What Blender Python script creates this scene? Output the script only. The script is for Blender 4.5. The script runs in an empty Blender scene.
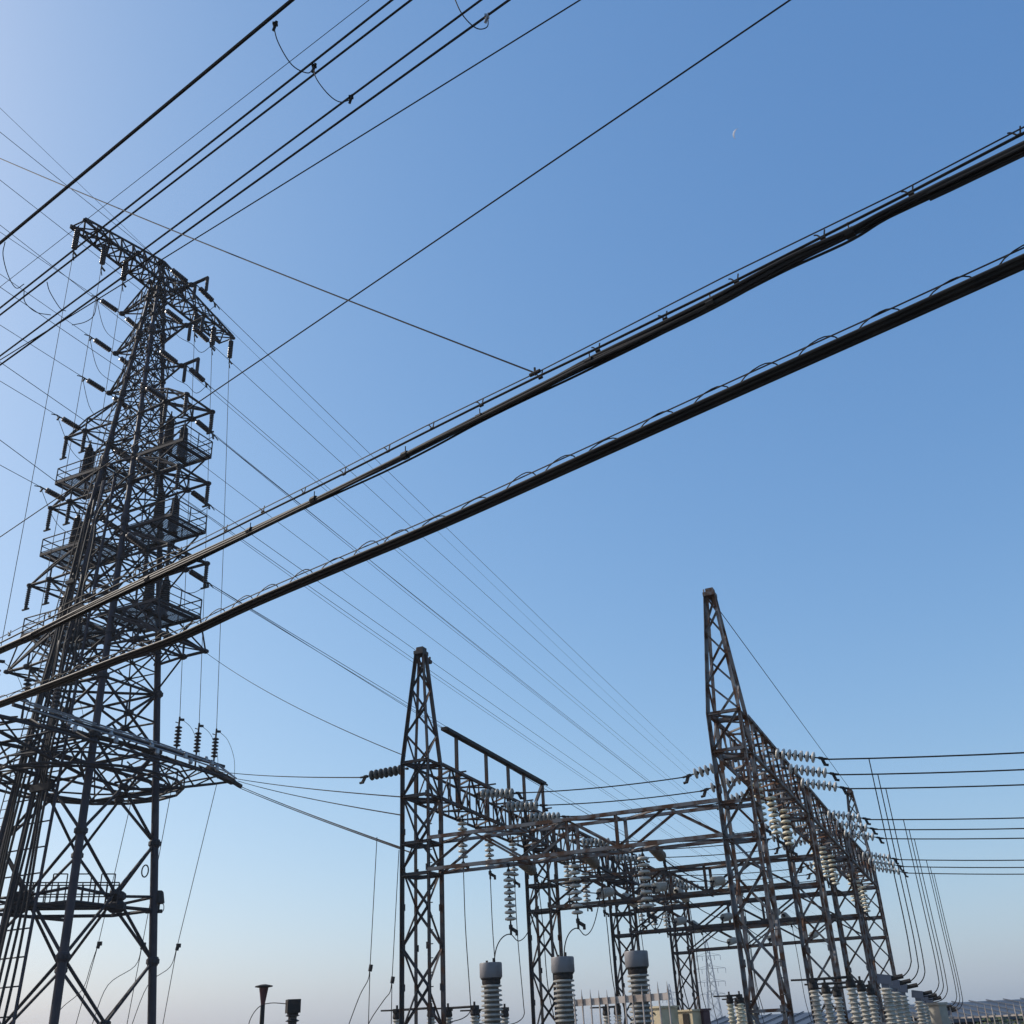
import bpy, bmesh, math, random
from mathutils import Vector, Matrix, Quaternion
random.seed(7)
R = math.radians
scene = bpy.context.scene
col = scene.collection

# ------------------------------------------------------------------ camera
EYE = Vector((0, 0, 1.6)); FOC = 1025.0
_p, _r = R(27.1), R(-2.92)
_f = Vector((0, math.cos(_p), math.sin(_p)))
_x = Vector((1, 0, 0)); _y = _x.cross(_f)
CX = math.cos(_r) * _x + math.sin(_r) * _y
CY = math.cos(_r) * _y - math.sin(_r) * _x
cam = bpy.data.cameras.new('camera'); camo = bpy.data.objects.new('camera', cam); col.objects.link(camo)
cam.sensor_width = 36; cam.lens = 36 * FOC / 1024; cam.clip_start = 0.1; cam.clip_end = 20000
camo.matrix_world = Matrix(((CX.x, CY.x, -_f.x, EYE.x), (CX.y, CY.y, -_f.y, EYE.y), (CX.z, CY.z, -_f.z, EYE.z), (0, 0, 0, 1)))
scene.camera = camo

# ------------------------------------------------------------------ sky and sun
SUN_AZ, SUN_EL = -72.0, 36.0          # degrees right of +Y, degrees up
w = bpy.data.worlds.new('World'); scene.world = w; w.use_nodes = True
nt = w.node_tree; nt.nodes.clear()
out = nt.nodes.new('ShaderNodeOutputWorld'); bg = nt.nodes.new('ShaderNodeBackground')
sky = nt.nodes.new('ShaderNodeTexSky'); sky.sky_type = 'NISHITA'; sky.sun_disc = False
sky.sun_elevation = R(SUN_EL); sky.sun_rotation = R(SUN_AZ)
sky.air_density = 1.0; sky.dust_density = 1.5; sky.ozone_density = 1.0; sky.altitude = 0
bg.inputs['Strength'].default_value = 0.1
# the camera's own tone response of the sky, channel by channel
sp_ = nt.nodes.new('ShaderNodeSeparateColor'); cb = nt.nodes.new('ShaderNodeCombineColor'); nt.links.new(sky.outputs[0], sp_.inputs[0])
for ci, (pw, gn) in enumerate(((1.03, 1.33), (0.785, 1.215), (0.55, 1.2))):
    a_ = nt.nodes.new('ShaderNodeMath'); a_.operation = 'MULTIPLY'; a_.inputs[1].default_value = 0.1
    b_ = nt.nodes.new('ShaderNodeMath'); b_.operation = 'POWER'; b_.inputs[1].default_value = pw
    c_ = nt.nodes.new('ShaderNodeMath'); c_.operation = 'MULTIPLY'; c_.inputs[1].default_value = gn * 10
    nt.links.new(sp_.outputs[ci], a_.inputs[0]); nt.links.new(a_.outputs[0], b_.inputs[0]); nt.links.new(b_.outputs[0], c_.inputs[0]); nt.links.new(c_.outputs[0], cb.inputs[ci])
nt.links.new(cb.outputs[0], bg.inputs[0]); nt.links.new(bg.outputs[0], out.inputs[0])
sd = Vector((math.sin(R(SUN_AZ)) * math.cos(R(SUN_EL)), math.cos(R(SUN_AZ)) * math.cos(R(SUN_EL)), math.sin(R(SUN_EL))))
sl = bpy.data.lights.new('sun', 'SUN'); sl.energy = 4.2; sl.angle = R(0.5); sl.color = (1, 0.93, 0.83)
so = bpy.data.objects.new('sun', sl); col.objects.link(so)
so.rotation_euler = (-sd).to_track_quat('-Z', 'Y').to_euler()
vs = scene.view_settings
vs.view_transform = 'Standard'; vs.look = 'None'; vs.gamma = 1; vs.use_curve_mapping = False; vs.exposure = 0.0

# ------------------------------------------------------------------ materials
def mat(name, c, c2=None, rough=0.6, metal=0.0, scale=4.0, thr=(0.45, 0.65), bump=0.0, detail=5, spec=0.3):
    m = bpy.data.materials.new(name); m.use_nodes = True
    t = m.node_tree; b = t.nodes['Principled BSDF']
    b.inputs['Roughness'].default_value = rough; b.inputs['Metallic'].default_value = metal; b.inputs['Specular IOR Level'].default_value = spec
    if c2 is None:
        b.inputs['Base Color'].default_value = (*c, 1)
        c2 = c
    tc = t.nodes.new('ShaderNodeTexCoord'); n = t.nodes.new('ShaderNodeTexNoise')
    n.inputs['Scale'].default_value = scale; n.inputs['Detail'].default_value = detail
    t.links.new(tc.outputs['Object'], n.inputs['Vector'])
    r = t.nodes.new('ShaderNodeValToRGB')
    r.color_ramp.elements[0].position = thr[0]; r.color_ramp.elements[0].color = (*c, 1)
    r.color_ramp.elements[1].position = thr[1]; r.color_ramp.elements[1].color = (*c2, 1)
    t.links.new(n.outputs['Fac'], r.inputs['Fac']); t.links.new(r.outputs['Color'], b.inputs['Base Color'])
    if bump:
        bp = t.nodes.new('ShaderNodeBump'); bp.inputs['Strength'].default_value = bump
        t.links.new(n.outputs['Fac'], bp.inputs['Height']); t.links.new(bp.outputs['Normal'], b.inputs['Normal'])
    return m
M = {
    'tube':   mat('tower_paint', (0.024, 0.021, 0.03), (0.04, 0.034, 0.042), 0.6, 0, 1.2),
    'lat':    mat('tower_lattice_paint', (0.016, 0.016, 0.02), (0.03, 0.027, 0.03), 0.7, 0, 1.5),
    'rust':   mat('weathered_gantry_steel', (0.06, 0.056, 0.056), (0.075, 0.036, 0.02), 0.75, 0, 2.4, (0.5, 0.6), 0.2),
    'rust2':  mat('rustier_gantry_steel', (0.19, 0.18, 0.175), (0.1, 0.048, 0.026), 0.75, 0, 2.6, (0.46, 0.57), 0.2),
    'galv':   mat('dull_galvanised', (0.16, 0.165, 0.17), (0.1, 0.1, 0.105), 0.5, 0.3, 3),
    'fit':    mat('dark_fitting', (0.03, 0.03, 0.03), (0.05, 0.04, 0.035), 0.7, 0, 8, spec=0.15),
    'porc':   mat('grey_porcelain', (0.45, 0.425, 0.37), (0.33, 0.31, 0.265), 0.3, 0, 6),
    'porcw':  mat('cream_porcelain', (0.66, 0.61, 0.47), (0.52, 0.47, 0.34), 0.32, 0, 6),
    'porcb':  mat('dark_porcelain', (0.035, 0.032, 0.036), (0.055, 0.05, 0.05), 0.3, 0, 6),
    'porcg':  mat('weathered_porcelain', (0.4, 0.385, 0.35), (0.3, 0.285, 0.25), 0.35, 0, 6),
    'grey':   mat('grey_enamel', (0.19, 0.185, 0.19), (0.13, 0.127, 0.135), 0.5, 0, 3),
    'bluegrey': mat('bluegrey_enamel', (0.12, 0.135, 0.17), (0.08, 0.09, 0.115), 0.5, 0, 3),
    'cable':  mat('black_cable', (0.012, 0.012, 0.013), (0.022, 0.021, 0.02), 0.6, 0, 5, spec=0.22),
    'wire':   mat('dull_aluminium_wire', (0.014, 0.014, 0.016), (0.02, 0.02, 0.023), 0.8, 0, 3, spec=0.1),
    'bright': mat('bare_aluminium', (0.35, 0.35, 0.36), (0.25, 0.25, 0.26), 0.4, 0.6, 3),
    'grate':  mat('platform_grating', (0.11, 0.11, 0.12), (0.08, 0.08, 0.085), 0.6, 0.2, 3),
    'beige':  mat('beige_cabinet_paint', (0.6, 0.5, 0.33), (0.46, 0.37, 0.23), 0.6, 0, 2),
    'conc':   mat('old_concrete', (0.42, 0.38, 0.31), (0.3, 0.27, 0.22), 0.85, 0, 3, (0.4, 0.65), 0.3),
    'porcbr': mat('brown_porcelain', (0.22, 0.185, 0.14), (0.15, 0.12, 0.09), 0.4, 0, 6),
    'porcl': mat('pale_porcelain', (0.62, 0.59, 0.53), (0.5, 0.475, 0.42), 0.28, 0, 6),
    'porc_shade': mat('shade_dark_porcelain', (0.13, 0.12, 0.105), (0.08, 0.075, 0.065), 0.6, 0, 6),  # dark tone holds painted shade: transformer core undersides and the backlit left string
    'fence':  mat('fence_paint', (0.45, 0.4, 0.36), (0.3, 0.24, 0.2), 0.6, 0, 4),
    'roof':   mat('roof_sheet', (0.075, 0.09, 0.115), (0.055, 0.065, 0.085), 0.5, 0.2, 0.6),
    'wall':   mat('white_wall', (0.55, 0.57, 0.6), (0.45, 0.47, 0.5), 0.8, 0, 0.7),
    'dark':   mat('dark_opening', (0.02, 0.018, 0.016), (0.035, 0.03, 0.025), 0.8, 0, 2),
    'ground': mat('gravel_ground', (0.085, 0.08, 0.07), (0.055, 0.053, 0.048), 0.95, 0, 0.8, (0.4, 0.62), 0.3),
    'purple': mat('maroon_panel', (0.09, 0.045, 0.055), (0.07, 0.035, 0.04), 0.6, 0, 2),
    'leaf':   mat('hedge_leaf', (0.05, 0.07, 0.025), (0.09, 0.09, 0.03), 0.7, 0, 1.2),
    'moon':   mat('moon_sky_tint', (0.32, 0.37, 0.46), (0.26, 0.31, 0.4), 0.95, 0, 2),  # blue of the sky in front is mixed into the moon colour
    'fartower': mat('far_tower_haze_paint', (0.28, 0.3, 0.33), (0.22, 0.24, 0.27), 0.7, 0, 1),  # pale grey steel, with part of the distance haze put into the colour
    'lampglass': mat('smoked_lamp_glass', (0.12, 0.05, 0.05), (0.08, 0.035, 0.035), 0.3, 0, 3),
}

# ------------------------------------------------------------------ mesh helpers
class MB:
    def __init__(s): s.v = []; s.f = []; s.m = []; s.mi = 0
    def _add(s, vs_, fs):
        o = len(s.v); s.v += [tuple(x) for x in vs_]
        for f in fs: s.f.append(tuple(i + o for i in f)); s.m.append(s.mi)
    def prism(s, p, q, prof, up=None):
        p = Vector(p); q = Vector(q); d = q - p
        if d.length < 1e-5: return
        d.normalize()
        up = Vector(up) if up is not None else (Vector((0, 0, 1)) if abs(d.z) < 0.9 else Vector((1, 0, 0)))
        x = d.cross(up)
        if x.length < 1e-4: x = d.cross(Vector((0.3, 1, 0.2)))
        x.normalize(); y = x.cross(d)
        n = len(prof)
        vs_ = [p + x * a + y * b for a, b in prof] + [q + x * a + y * b for a, b in prof]
        fs = [(i, (i + 1) % n, n + (i + 1) % n, n + i) for i in range(n)]
        fs += [tuple(range(n - 1, -1, -1)), tuple(range(n, 2 * n))]
        s._add(vs_, fs)
    def angle(s, p, q, w=0.07, up=None, flip=1):
        t = w * 0.16; h = w / 2
        s.prism(p, q, [(-h * flip, -h), (h * flip, -h), (h * flip, -h + t), (-h * flip + t * flip, -h + t), (-h * flip + t * flip, h), (-h * flip, h)][::flip], up)
    def bar(s, p, q, w, h=None, up=None):
        h = h or w; s.prism(p, q, [(-w / 2, -h / 2), (w / 2, -h / 2), (w / 2, h / 2), (-w / 2, h / 2)], up)
    def tube(s, p, q, r, n=6):
        s.prism(p, q, [(r * math.cos(2 * math.pi * i / n), r * math.sin(2 * math.pi * i / n)) for i in range(n)])
    def poly(s, pts, r, n=5, radii=None):
        pts = [Vector(p) for p in pts]; N = len(pts); vs_ = []; fs = []
        px = None
        for k, p in enumerate(pts):
            d = (pts[min(k + 1, N - 1)] - pts[max(k - 1, 0)])
            d = d.normalized() if d.length > 1e-9 else Vector((0, 0, 1))
            if px is None:
                up = Vector((0, 0, 1)) if abs(d.z) < 0.9 else Vector((1, 0, 0))
                x = d.cross(up).normalized()
            else:
                x = (px - d * px.dot(d)).normalized()
            px = x; y = x.cross(d); rr = radii[k] if radii else r
            for i in range(n):
                a = 2 * math.pi * i / n; vs_.append(p + (x * math.cos(a) + y * math.sin(a)) * rr)
        for k in range(N - 1):
            for i in range(n):
                j = (i + 1) % n; fs.append((k * n + i, k * n + j, (k + 1) * n + j, (k + 1) * n + i))
        fs += [tuple(range(n - 1, -1, -1)), tuple(range((N - 1) * n, N * n))]
        s._add(vs_, fs)
    def box(s, c, sx, sy, sz):
        c = Vector(c)
        s.bar(c - Vector((0, 0, sz / 2)), c + Vector((0, 0, sz / 2)), sx, sy, up=(0, 1, 0))
    def lathe(s, base, prof, n=12, axis=(0, 0, 1)):
        base = Vector(base); d = Vector(axis).normalized()
        up = Vector((1, 0, 0)) if abs(d.x) < 0.9 else Vector((0, 1, 0))
        x = d.cross(up).normalized(); y = d.cross(x)
        vs_ = []; fs = []
        for r, z in prof:
            for i in range(n):
                a = 2 * math.pi * i / n; vs_.append(base + d * z + (x * math.cos(a) + y * math.sin(a)) * max(r, 1e-4))
        for k in range(len(prof) - 1):
            for i in range(n):
                j = (i + 1) % n; fs.append((k * n + i, k * n + j, (k + 1) * n + j, (k + 1) * n + i))
        fs += [tuple(range(n - 1, -1, -1)), tuple(range((len(prof) - 1) * n, len(prof) * n))]
        s._add(vs_, fs)
    def quad(s, a, b, c, d): s._add([a, b, c, d], [(0, 1, 2, 3)])
    def mesh(s, name, mats):
        me = bpy.data.meshes.new(name); me.from_pydata(s.v, [], s.f)
        for m in (mats if isinstance(mats, (list, tuple)) else [mats]): me.materials.append(M[m] if isinstance(m, str) else m)
        if any(s.m): me.polygons.foreach_set('material_index', s.m)
        if len(s.v) < 20000:
            bm = bmesh.new(); bm.from_mesh(me); bmesh.ops.recalc_face_normals(bm, faces=bm.faces); bm.to_mesh(me); bm.free()
        me.update(); return me
    def build(s, name, mats, parent=None, loc=None, smooth=False):
        me = s.mesh(name, mats)
        if smooth: me.polygons.foreach_set('use_smooth', [True] * len(me.polygons)); me.set_sharp_from_angle(angle=R(40))
        o = bpy.data.objects.new(name, me); col.objects.link(o)
        if parent: o.parent = parent
        if loc: o.location = loc
        return o

def tag(o, label, cat, group=None, kind=None):
    if label: o['label'] = label
    if cat: o['category'] = cat
    if group: o['group'] = group
    if kind or cat: o['kind'] = kind or 'thing'
    return o
def empty(name, label, cat, loc=(0, 0, 0), rz=0, group=None):
    o = bpy.data.objects.new(name, None); col.objects.link(o); o.location = loc; o.rotation_euler = (0, 0, rz)
    o.empty_display_size = 0.3
    return tag(o, label, cat, group)
KIDS = {}
def copy_tree(o, parent=None):
    c = o.copy(); col.objects.link(c); c.parent = parent
    for ch in kids(o): copy_tree(ch, c)
    return c
def kids(o): return [x for x in ALLKIDS.get(o.name, [])]
ALLKIDS = {}
def reg(o):
    ALLKIDS[o.name] = [x for x in col.objects if x.parent == o]
    for x in ALLKIDS[o.name]: reg(x)
def struct(o): o['kind'] = 'structure'; return o
ORD = ['first', 'second', 'third', 'fourth', 'fifth', 'sixth', 'seventh', 'eighth', 'ninth', 'tenth', 'eleventh', 'twelfth']

# a pixel of the survey photograph -> a world point at a known plane or height
def ray(px, py): return ((px - 512) * CX - (py - 512) * CY + FOC * _f).normalized()
def at_z(px, py, z):
    d = ray(px, py); return EYE + d * ((z - EYE.z) / d.z)
def at_d(px, py, D):
    d = ray(px, py); return EYE + d * (D / math.hypot(d.x, d.y))
def on_plane(px, py, p0, n):
    d = ray(px, py); n = Vector(n); return EYE + d * ((Vector(p0) - EYE).dot(n) / d.dot(n))
def sagged(p, q, sag, n=24):
    p = Vector(p); q = Vector(q)
    return [p.lerp(q, i / n) - Vector((0, 0, 4 * sag * (i / n) * (1 - i / n))) for i in range(n + 1)]
def wire(name, label, pts, r, cat='wire', group=None, m='wire', n=5):
    b = MB(); o0 = Vector(pts[0]); b.poly([Vector(p) - o0 for p in pts], r, n)
    o = b.build(name, m, None, o0); tag(o, label, cat, group); return o
def smoothpts(pts, n=8):
    P = [Vector(p) for p in pts]; P = [2 * P[0] - P[1]] + P + [2 * P[-1] - P[-2]]; outp = []
    for i in range(1, len(P) - 2):
        for k in range(n):
            t = k / n
            outp.append(0.5 * ((2 * P[i]) + (P[i + 1] - P[i - 1]) * t + (2 * P[i - 1] - 5 * P[i] + 4 * P[i + 1] - P[i + 2]) * t * t + (3 * P[i] - P[i - 1] - 3 * P[i + 1] + P[i + 2]) * t ** 3))
    outp.append(P[-2]); return outp

# ------------------------------------------------------------------ frames of the two sites
# tower: X = across the line (right in the photo), Y = along the line
T_AZ, T_PHI = R(-23.1), R(25.0)
TC = Vector((55 * math.sin(T_AZ), 55 * math.cos(T_AZ), 0))
TU = Vector((math.sin(T_PHI), math.cos(T_PHI), 0)); TV = Vector((math.cos(T_PHI), -math.sin(T_PHI), 0))
def TW(b, a, z): return TC + TV * b + TU * a + Vector((0, 0, z))
# substation: X = from the left row to the right row (v), Y = along the rows (u); the yard falls gently along the rows
S_PHI = R(23.0); _a1 = R(-5.75)
A1 = Vector((28 * math.sin(_a1), 28 * math.cos(_a1), 0))
SU = Vector((math.sin(S_PHI), math.cos(S_PHI), 0)); SV = Vector((math.cos(S_PHI), -math.sin(S_PHI), 0))
FALL = 0.034
def gz(u): return -FALL * min(max(u, 0.0), 60.0)
def SW(v, u, z): return A1 + SV * v + SU * u + Vector((0, 0, z + gz(u)))
W = 8.45; US = [0.0, 8.1, 16.2, 24.2]

# ------------------------------------------------------------------ ground
g = MB(); N = 60
xs = [(-1 + 2 * i / N) for i in range(N + 1)]
def sp(t): return 3000 * t * abs(t) ** 2.2 + 40 * t
for i in range(N):
    for j in range(N):
        q = []
        for di, dj in ((0, 0), (1, 0), (1, 1), (0, 1)):
            X, Y = sp(xs[i + di]), sp(xs[j + dj]) + 30
            u = (Vector((X, Y, 0)) - A1).dot(SU)
            k = max(0.0, min(1.0, (Vector((X, Y, 0)) - A1).dot(SV) / 8 + 1.2))
            q.append((X, Y, gz(u) * k))
        g.quad(*q)
struct(g.build('ground', 'ground'))

# ------------------------------------------------------------------ insulator strings
def disc_mesh(flat=False):
    b = MB()
    b.lathe((0, 0, 0), [(0.03, 0.0), (0.05, -0.005), (0.05, -0.055), (0.035, -0.06)], 10)
    b.mi = 1
    if flat: b.lathe((0, 0, 0), [(0.05, -0.05), (0.1, -0.06), (0.135, -0.08), (0.138, -0.09), (0.12, -0.088), (0.1, -0.08), (0.06, -0.085)], 16); b.mi = 0; b.tube((0, 0, -0.06), (0, 0, -0.15), 0.03); return b
    b.lathe((0, 0, 0), [(0.05, -0.035), (0.095, -0.042), (0.134, -0.062), (0.14, -0.08), (0.138, -0.1), (0.124, -0.106), (0.108, -0.098), (0.092, -0.116), (0.07, -0.1), (0.05, -0.12), (0.03, -0.1)], 14)
    b.mi = 0
    b.tube((0, 0, -0.09), (0, 0, -0.15), 0.018)
    return b
def string_proto(porc, n=7, pitch=0.15):
    e = empty('insulator_string', None, 'insulator')
    d = disc_mesh(porc == 'porcbr'); me = d.mesh('disc', ['fit', porc])
    me.polygons.foreach_set('use_smooth', [True] * len(me.polygons)); me.set_sharp_from_angle(angle=R(50))
    h = MB(); h.tube((0, 0, 0), (0, 0, -0.16), 0.018); h.box((0, 0, -0.03), 0.05, 0.09, 0.06); h.lathe((0, 0, -0.17), [(0.03, 0), (0.045, 0.01), (0.03, 0.05)], 8)
    h.build('shackle', 'fit', e)
    for k in range(n):
        o = bpy.data.objects.new('disc', me); col.objects.link(o); o.parent = e; o.location = (0, 0, -0.16 - k * pitch)
    z = -0.16 - n * pitch
    c = MB(); c.tube((0, 0, z), (0, 0, z - 0.1), 0.02); c.bar((0, -0.05, z - 0.12), (0, 0.05, z - 0.12), 0.06, 0.1); c.tube((0, 0, z - 0.05), (0, 0, z - 0.3), 0.028)
    c.bar((0, 0, z - 0.14), (0.16, 0, z - 0.24), 0.045, 0.08); c.tube((0.15, 0, z - 0.2), (0.15, 0, z - 0.32), 0.035)
    c.build('clamp', 'fit', e)
    reg(e); return e
STR_LEN = 0.16 + 7 * 0.15 + 0.28
protos = {}
def put_string(porc, p, d, label, group, n=7, up=None):
    """string from point p along direction d (copies after the first)"""
    key = (porc, n)
    if key not in protos: protos[key] = e = string_proto(porc, n)
    else: e = copy_tree(protos[key])
    e.location = p; d = Vector(d).normalized()
    z = -d; ref = Vector(up) if up is not None else (Vector((0, 0, -1)) if abs(d.z) < 0.9 else SV)
    x = (ref - z * ref.dot(z)).normalized(); y = z.cross(x)
    e.rotation_euler = Matrix((x, y, z)).transposed().to_euler()
    tag(e, label, 'insulator', group); return Vector(p) + d * (0.16 + n * 0.15 + 0.28)

# ------------------------------------------------------------------ gantry columns
def column(name, v, u, peak, label, m):
    e = empty(name, label, 'gantry column', SW(v, u, 0), -S_PHI, 'lattice columns of the two gantry rows')
    s = 0.375; H = 8.35
    for sx in (-1, 1):
        for sy in (-1, 1):
            b = MB(); b.angle((sx * s, sy * s, -0.15), (sx * s, sy * s, H), 0.092, up=(0, sy, 0), flip=1 if sx * sy > 0 else -1)
            b.build('leg', m, e)
    n = 9; dz = H / n
    faces = [((-s, -s), (s, -s)), ((s, -s), (s, s)), ((s, s), (-s, s)), ((-s, s), (-s, -s))]
    for fi, (p, q) in enumerate(faces):
        b = MB(); nrm = Vector(((p[0] + q[0]), (p[1] + q[1]), 0)).normalized()
        for k in range(n):
            z0, z1 = k * dz, (k + 1) * dz
            a_, c_ = (p, q) if (k + fi) % 2 == 0 else (q, p)
            b.angle((*a_, z0), (*c_, z1), 0.055, up=nrm)
            if k in (2,): b.angle((*p, z0), (*q, z0), 0.06)
            # gusset plates
            for c0 in (p, q):
                b.bar((c0[0] * 0.9 + nrm.x * 0.012, c0[1] * 0.9 + nrm.y * 0.012, z0 - 0.07), (c0[0] * 0.9 + nrm.x * 0.012, c0[1] * 0.9 + nrm.y * 0.012, z0 + 0.09), 0.08, 0.012, up=nrm)
        b.build('bracing', m, e)
    for z in (H - 0.02, 7.42, 6.22, 5.44):
        b = MB()
        for p, q in faces: b.angle((*p, z), (*q, z), 0.09)
        b.angle((-s, -s, z - 0.03), (s, s, z - 0.03), 0.06)
        b.build('collar', m, e)
    if u == 0:
        b = MB(); b.tube((0, 0, 0), (0.14, -0.02, 0), 0.012, 4); pm = b.mesh('climbing_peg', m)
        for k in range(22):
            o = bpy.data.objects.new('climbing_peg', pm); col.objects.link(o); o.parent = e; o.location = (s, -s, 1.5 + 0.32 * k)
    if peak:
        t = 0.1; Z = 11.45; b = MB(); L = []
        for sx in (-1, 1):
            for sy in (-1, 1): b.angle((sx * s, sy * s, H), (sx * t, sy * t, Z), 0.085, up=(0, sy, 0), flip=1 if sx * sy > 0 else -1)
        zz = [0, 0.24, 0.46, 0.66, 0.84, 1.0]
        for (p, q) in faces:
            nrm = Vector(((p[0] + q[0]), (p[1] + q[1]), 0)).normalized()
            for k in range(5):
                f0, f1 = zz[k], zz[k + 1]; g0, g1 = s + (t - s) * f0, s + (t - s) * f1
                P = lambda c, g_, f: (c[0] / s * g_, c[1] / s * g_, H + (Z - H) * f)
                b.angle(*((P(p, g0, f0), P(q, g1, f1)) if (k + faces.index((p, q))) % 2 else (P(q, g0, f0), P(p, g1, f1))), 0.05, up=nrm)
        b.build('peak', m, e)
        c = MB(); c.box((0, 0, Z + 0.02), 0.3, 0.34, 0.1); c.box((0.02, 0, Z + 0.12), 0.2, 0.24, 0.12); c.bar((0, 0, Z), (0.05, 0.5, Z - 0.12), 0.09)
        c.tube((-0.14, 0, Z + 0.02), (-0.15, 0.02, Z + 0.22), 0.02); c.tube((0.05, 0.42, Z - 0.1), (0.05, 0.44, Z + 0.03), 0.03)
        c.build('peak_cap', m, e)
    return e
WH = ['nearest', 'second', 'third', 'farthest']
for i, u in enumerate(US):
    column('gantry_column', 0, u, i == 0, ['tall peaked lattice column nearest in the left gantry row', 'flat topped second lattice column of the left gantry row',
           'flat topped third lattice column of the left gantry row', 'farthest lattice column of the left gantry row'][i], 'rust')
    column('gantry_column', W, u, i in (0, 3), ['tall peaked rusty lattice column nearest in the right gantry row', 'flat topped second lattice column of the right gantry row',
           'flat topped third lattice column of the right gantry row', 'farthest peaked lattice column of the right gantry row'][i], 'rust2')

# ------------------------------------------------------------------ lattice girders
def girder(name, p0, p1, half, hh, label, cat, group, m, npan, wch=0.085, wbr=0.05, single=False, stubs=True):
    """box truss between the local ends; p0,p1 = (v,u,ztop)"""
    P0 = SW(*p0); P1 = SW(*p1); d = (P1 - P0); L = d.length; ang = math.atan2(d.y, d.x)
    e = empty(name, label, cat, P0, ang, group)
    slope = d.z / math.hypot(d.x, d.y); L = math.hypot(d.x, d.y)
    Q = lambda x, y, z: Vector((x, y, z + slope * x))
    for y in (-half, half):
        for z in (0, -hh):
            b = MB(); b.angle(Q(0, y, z), Q(L, y, z), wch, flip=1 if y > 0 else -1); b.build('chord', m, e)
    for y in (-half, half):
        b = MB(); st = L / npan; sg = 1 if y > 0 else -1
        for k in range(npan):
            x0, x1 = k * st, (k + 1) * st
            up_ = (0, sg, 0)
            if (k % 2 == 0): b.angle(Q(x0, y, -hh), Q(x1, y, 0), wbr, up=up_)
            else: b.angle(Q(x0, y, 0), Q(x1, y, -hh), wbr, up=up_)
            if single == 2: b.angle(Q(x0, y - sg * 0.05, -hh), Q(x0, y - sg * 0.05, 0), wbr, up=up_)
            if not single:
                y2 = y - sg * wbr
                if (k % 2 == 1): b.angle(Q(x0, y2, -hh), Q(x1, y2, 0), wbr, up=up_)
                else: b.angle(Q(x0, y2, 0), Q(x1, y2, -hh), wbr, up=up_)
        if single == 1:
            for k in (npan // 2, npan // 2 + 1): b.angle(Q(k * st, y, 0), Q(k * st, y, -hh), 0.09, up=(0, sg, 0))
        b.build('side_lacing', m, e)
    for z, nm in ((0.0, 'top_lacing'), (-hh, 'bottom_lacing')):
        b = MB(); st = L / npan
        for k in range(npan):
            x0, x1 = k * st, (k + 1) * st; a_ = 1 if k % 2 else -1
            b.angle(Q(x0, -half * a_, z), Q(x1, half * a_, z), wbr)
            if k % 2 == 0: b.angle(Q(x0, -half, z - 0.05), Q(x0, half, z - 0.05), wbr)
        b.build(nm, m, e)
    return e
BAY = ['near', 'middle', 'far']
for i in range(3):
    girder('gantry_beam', (0, US[i] + 0.4, 8.35), (0, US[i + 1] - 0.4, 8.35), 0.4, 0.93,
           f'{BAY[i]} lattice beam along the tops of the left gantry row', 'gantry beam', 'lattice beams of the gantry rows', 'rust', 12, 0.08, 0.045, 2)
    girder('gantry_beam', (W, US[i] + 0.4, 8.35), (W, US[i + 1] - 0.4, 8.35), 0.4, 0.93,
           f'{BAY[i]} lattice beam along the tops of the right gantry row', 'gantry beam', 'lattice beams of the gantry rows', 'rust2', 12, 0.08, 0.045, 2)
for i in range(4):
    girder('cross_truss', (0.4, US[i], 6.28), (W - 0.4, US[i], 6.28), 0.4, 0.78,
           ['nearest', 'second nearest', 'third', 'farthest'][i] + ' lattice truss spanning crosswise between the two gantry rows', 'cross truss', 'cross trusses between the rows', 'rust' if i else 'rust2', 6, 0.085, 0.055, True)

# ------------------------------------------------------------------ raised rail on the near left bay
e = empty('raised_bus_rail', 'dark straight rail raised on thin posts above the left gantry beam', 'bus rail', SW(0.05, 1.3, 0), -S_PHI)
b = MB(); L = 7.35
b.bar((0, -0.05, 9.62), (0, L, 9.62 - 0.034 * L), 0.2, 0.09); b.bar((0.13, 0, 9.56), (0.13, L, 9.56 - 0.034 * L), 0.04, 0.05); b.build('rail', 'cable', e)
for y in (0.72, 2.72, 4.35, 5.6, 7.2):
    b = MB(); b.bar((0, y, 7.5), (0, y, 9.58 - 0.034 * y), 0.085); b.bar((0, y, 8.5), (0.3, y, 8.5), 0.04); b.build('post', 'rust', e)
b = MB(); b.bar((0, 6.1, 8.15), (0, 7.2, 9.33), 0.085); b.build('brace', 'rust', e)

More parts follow.
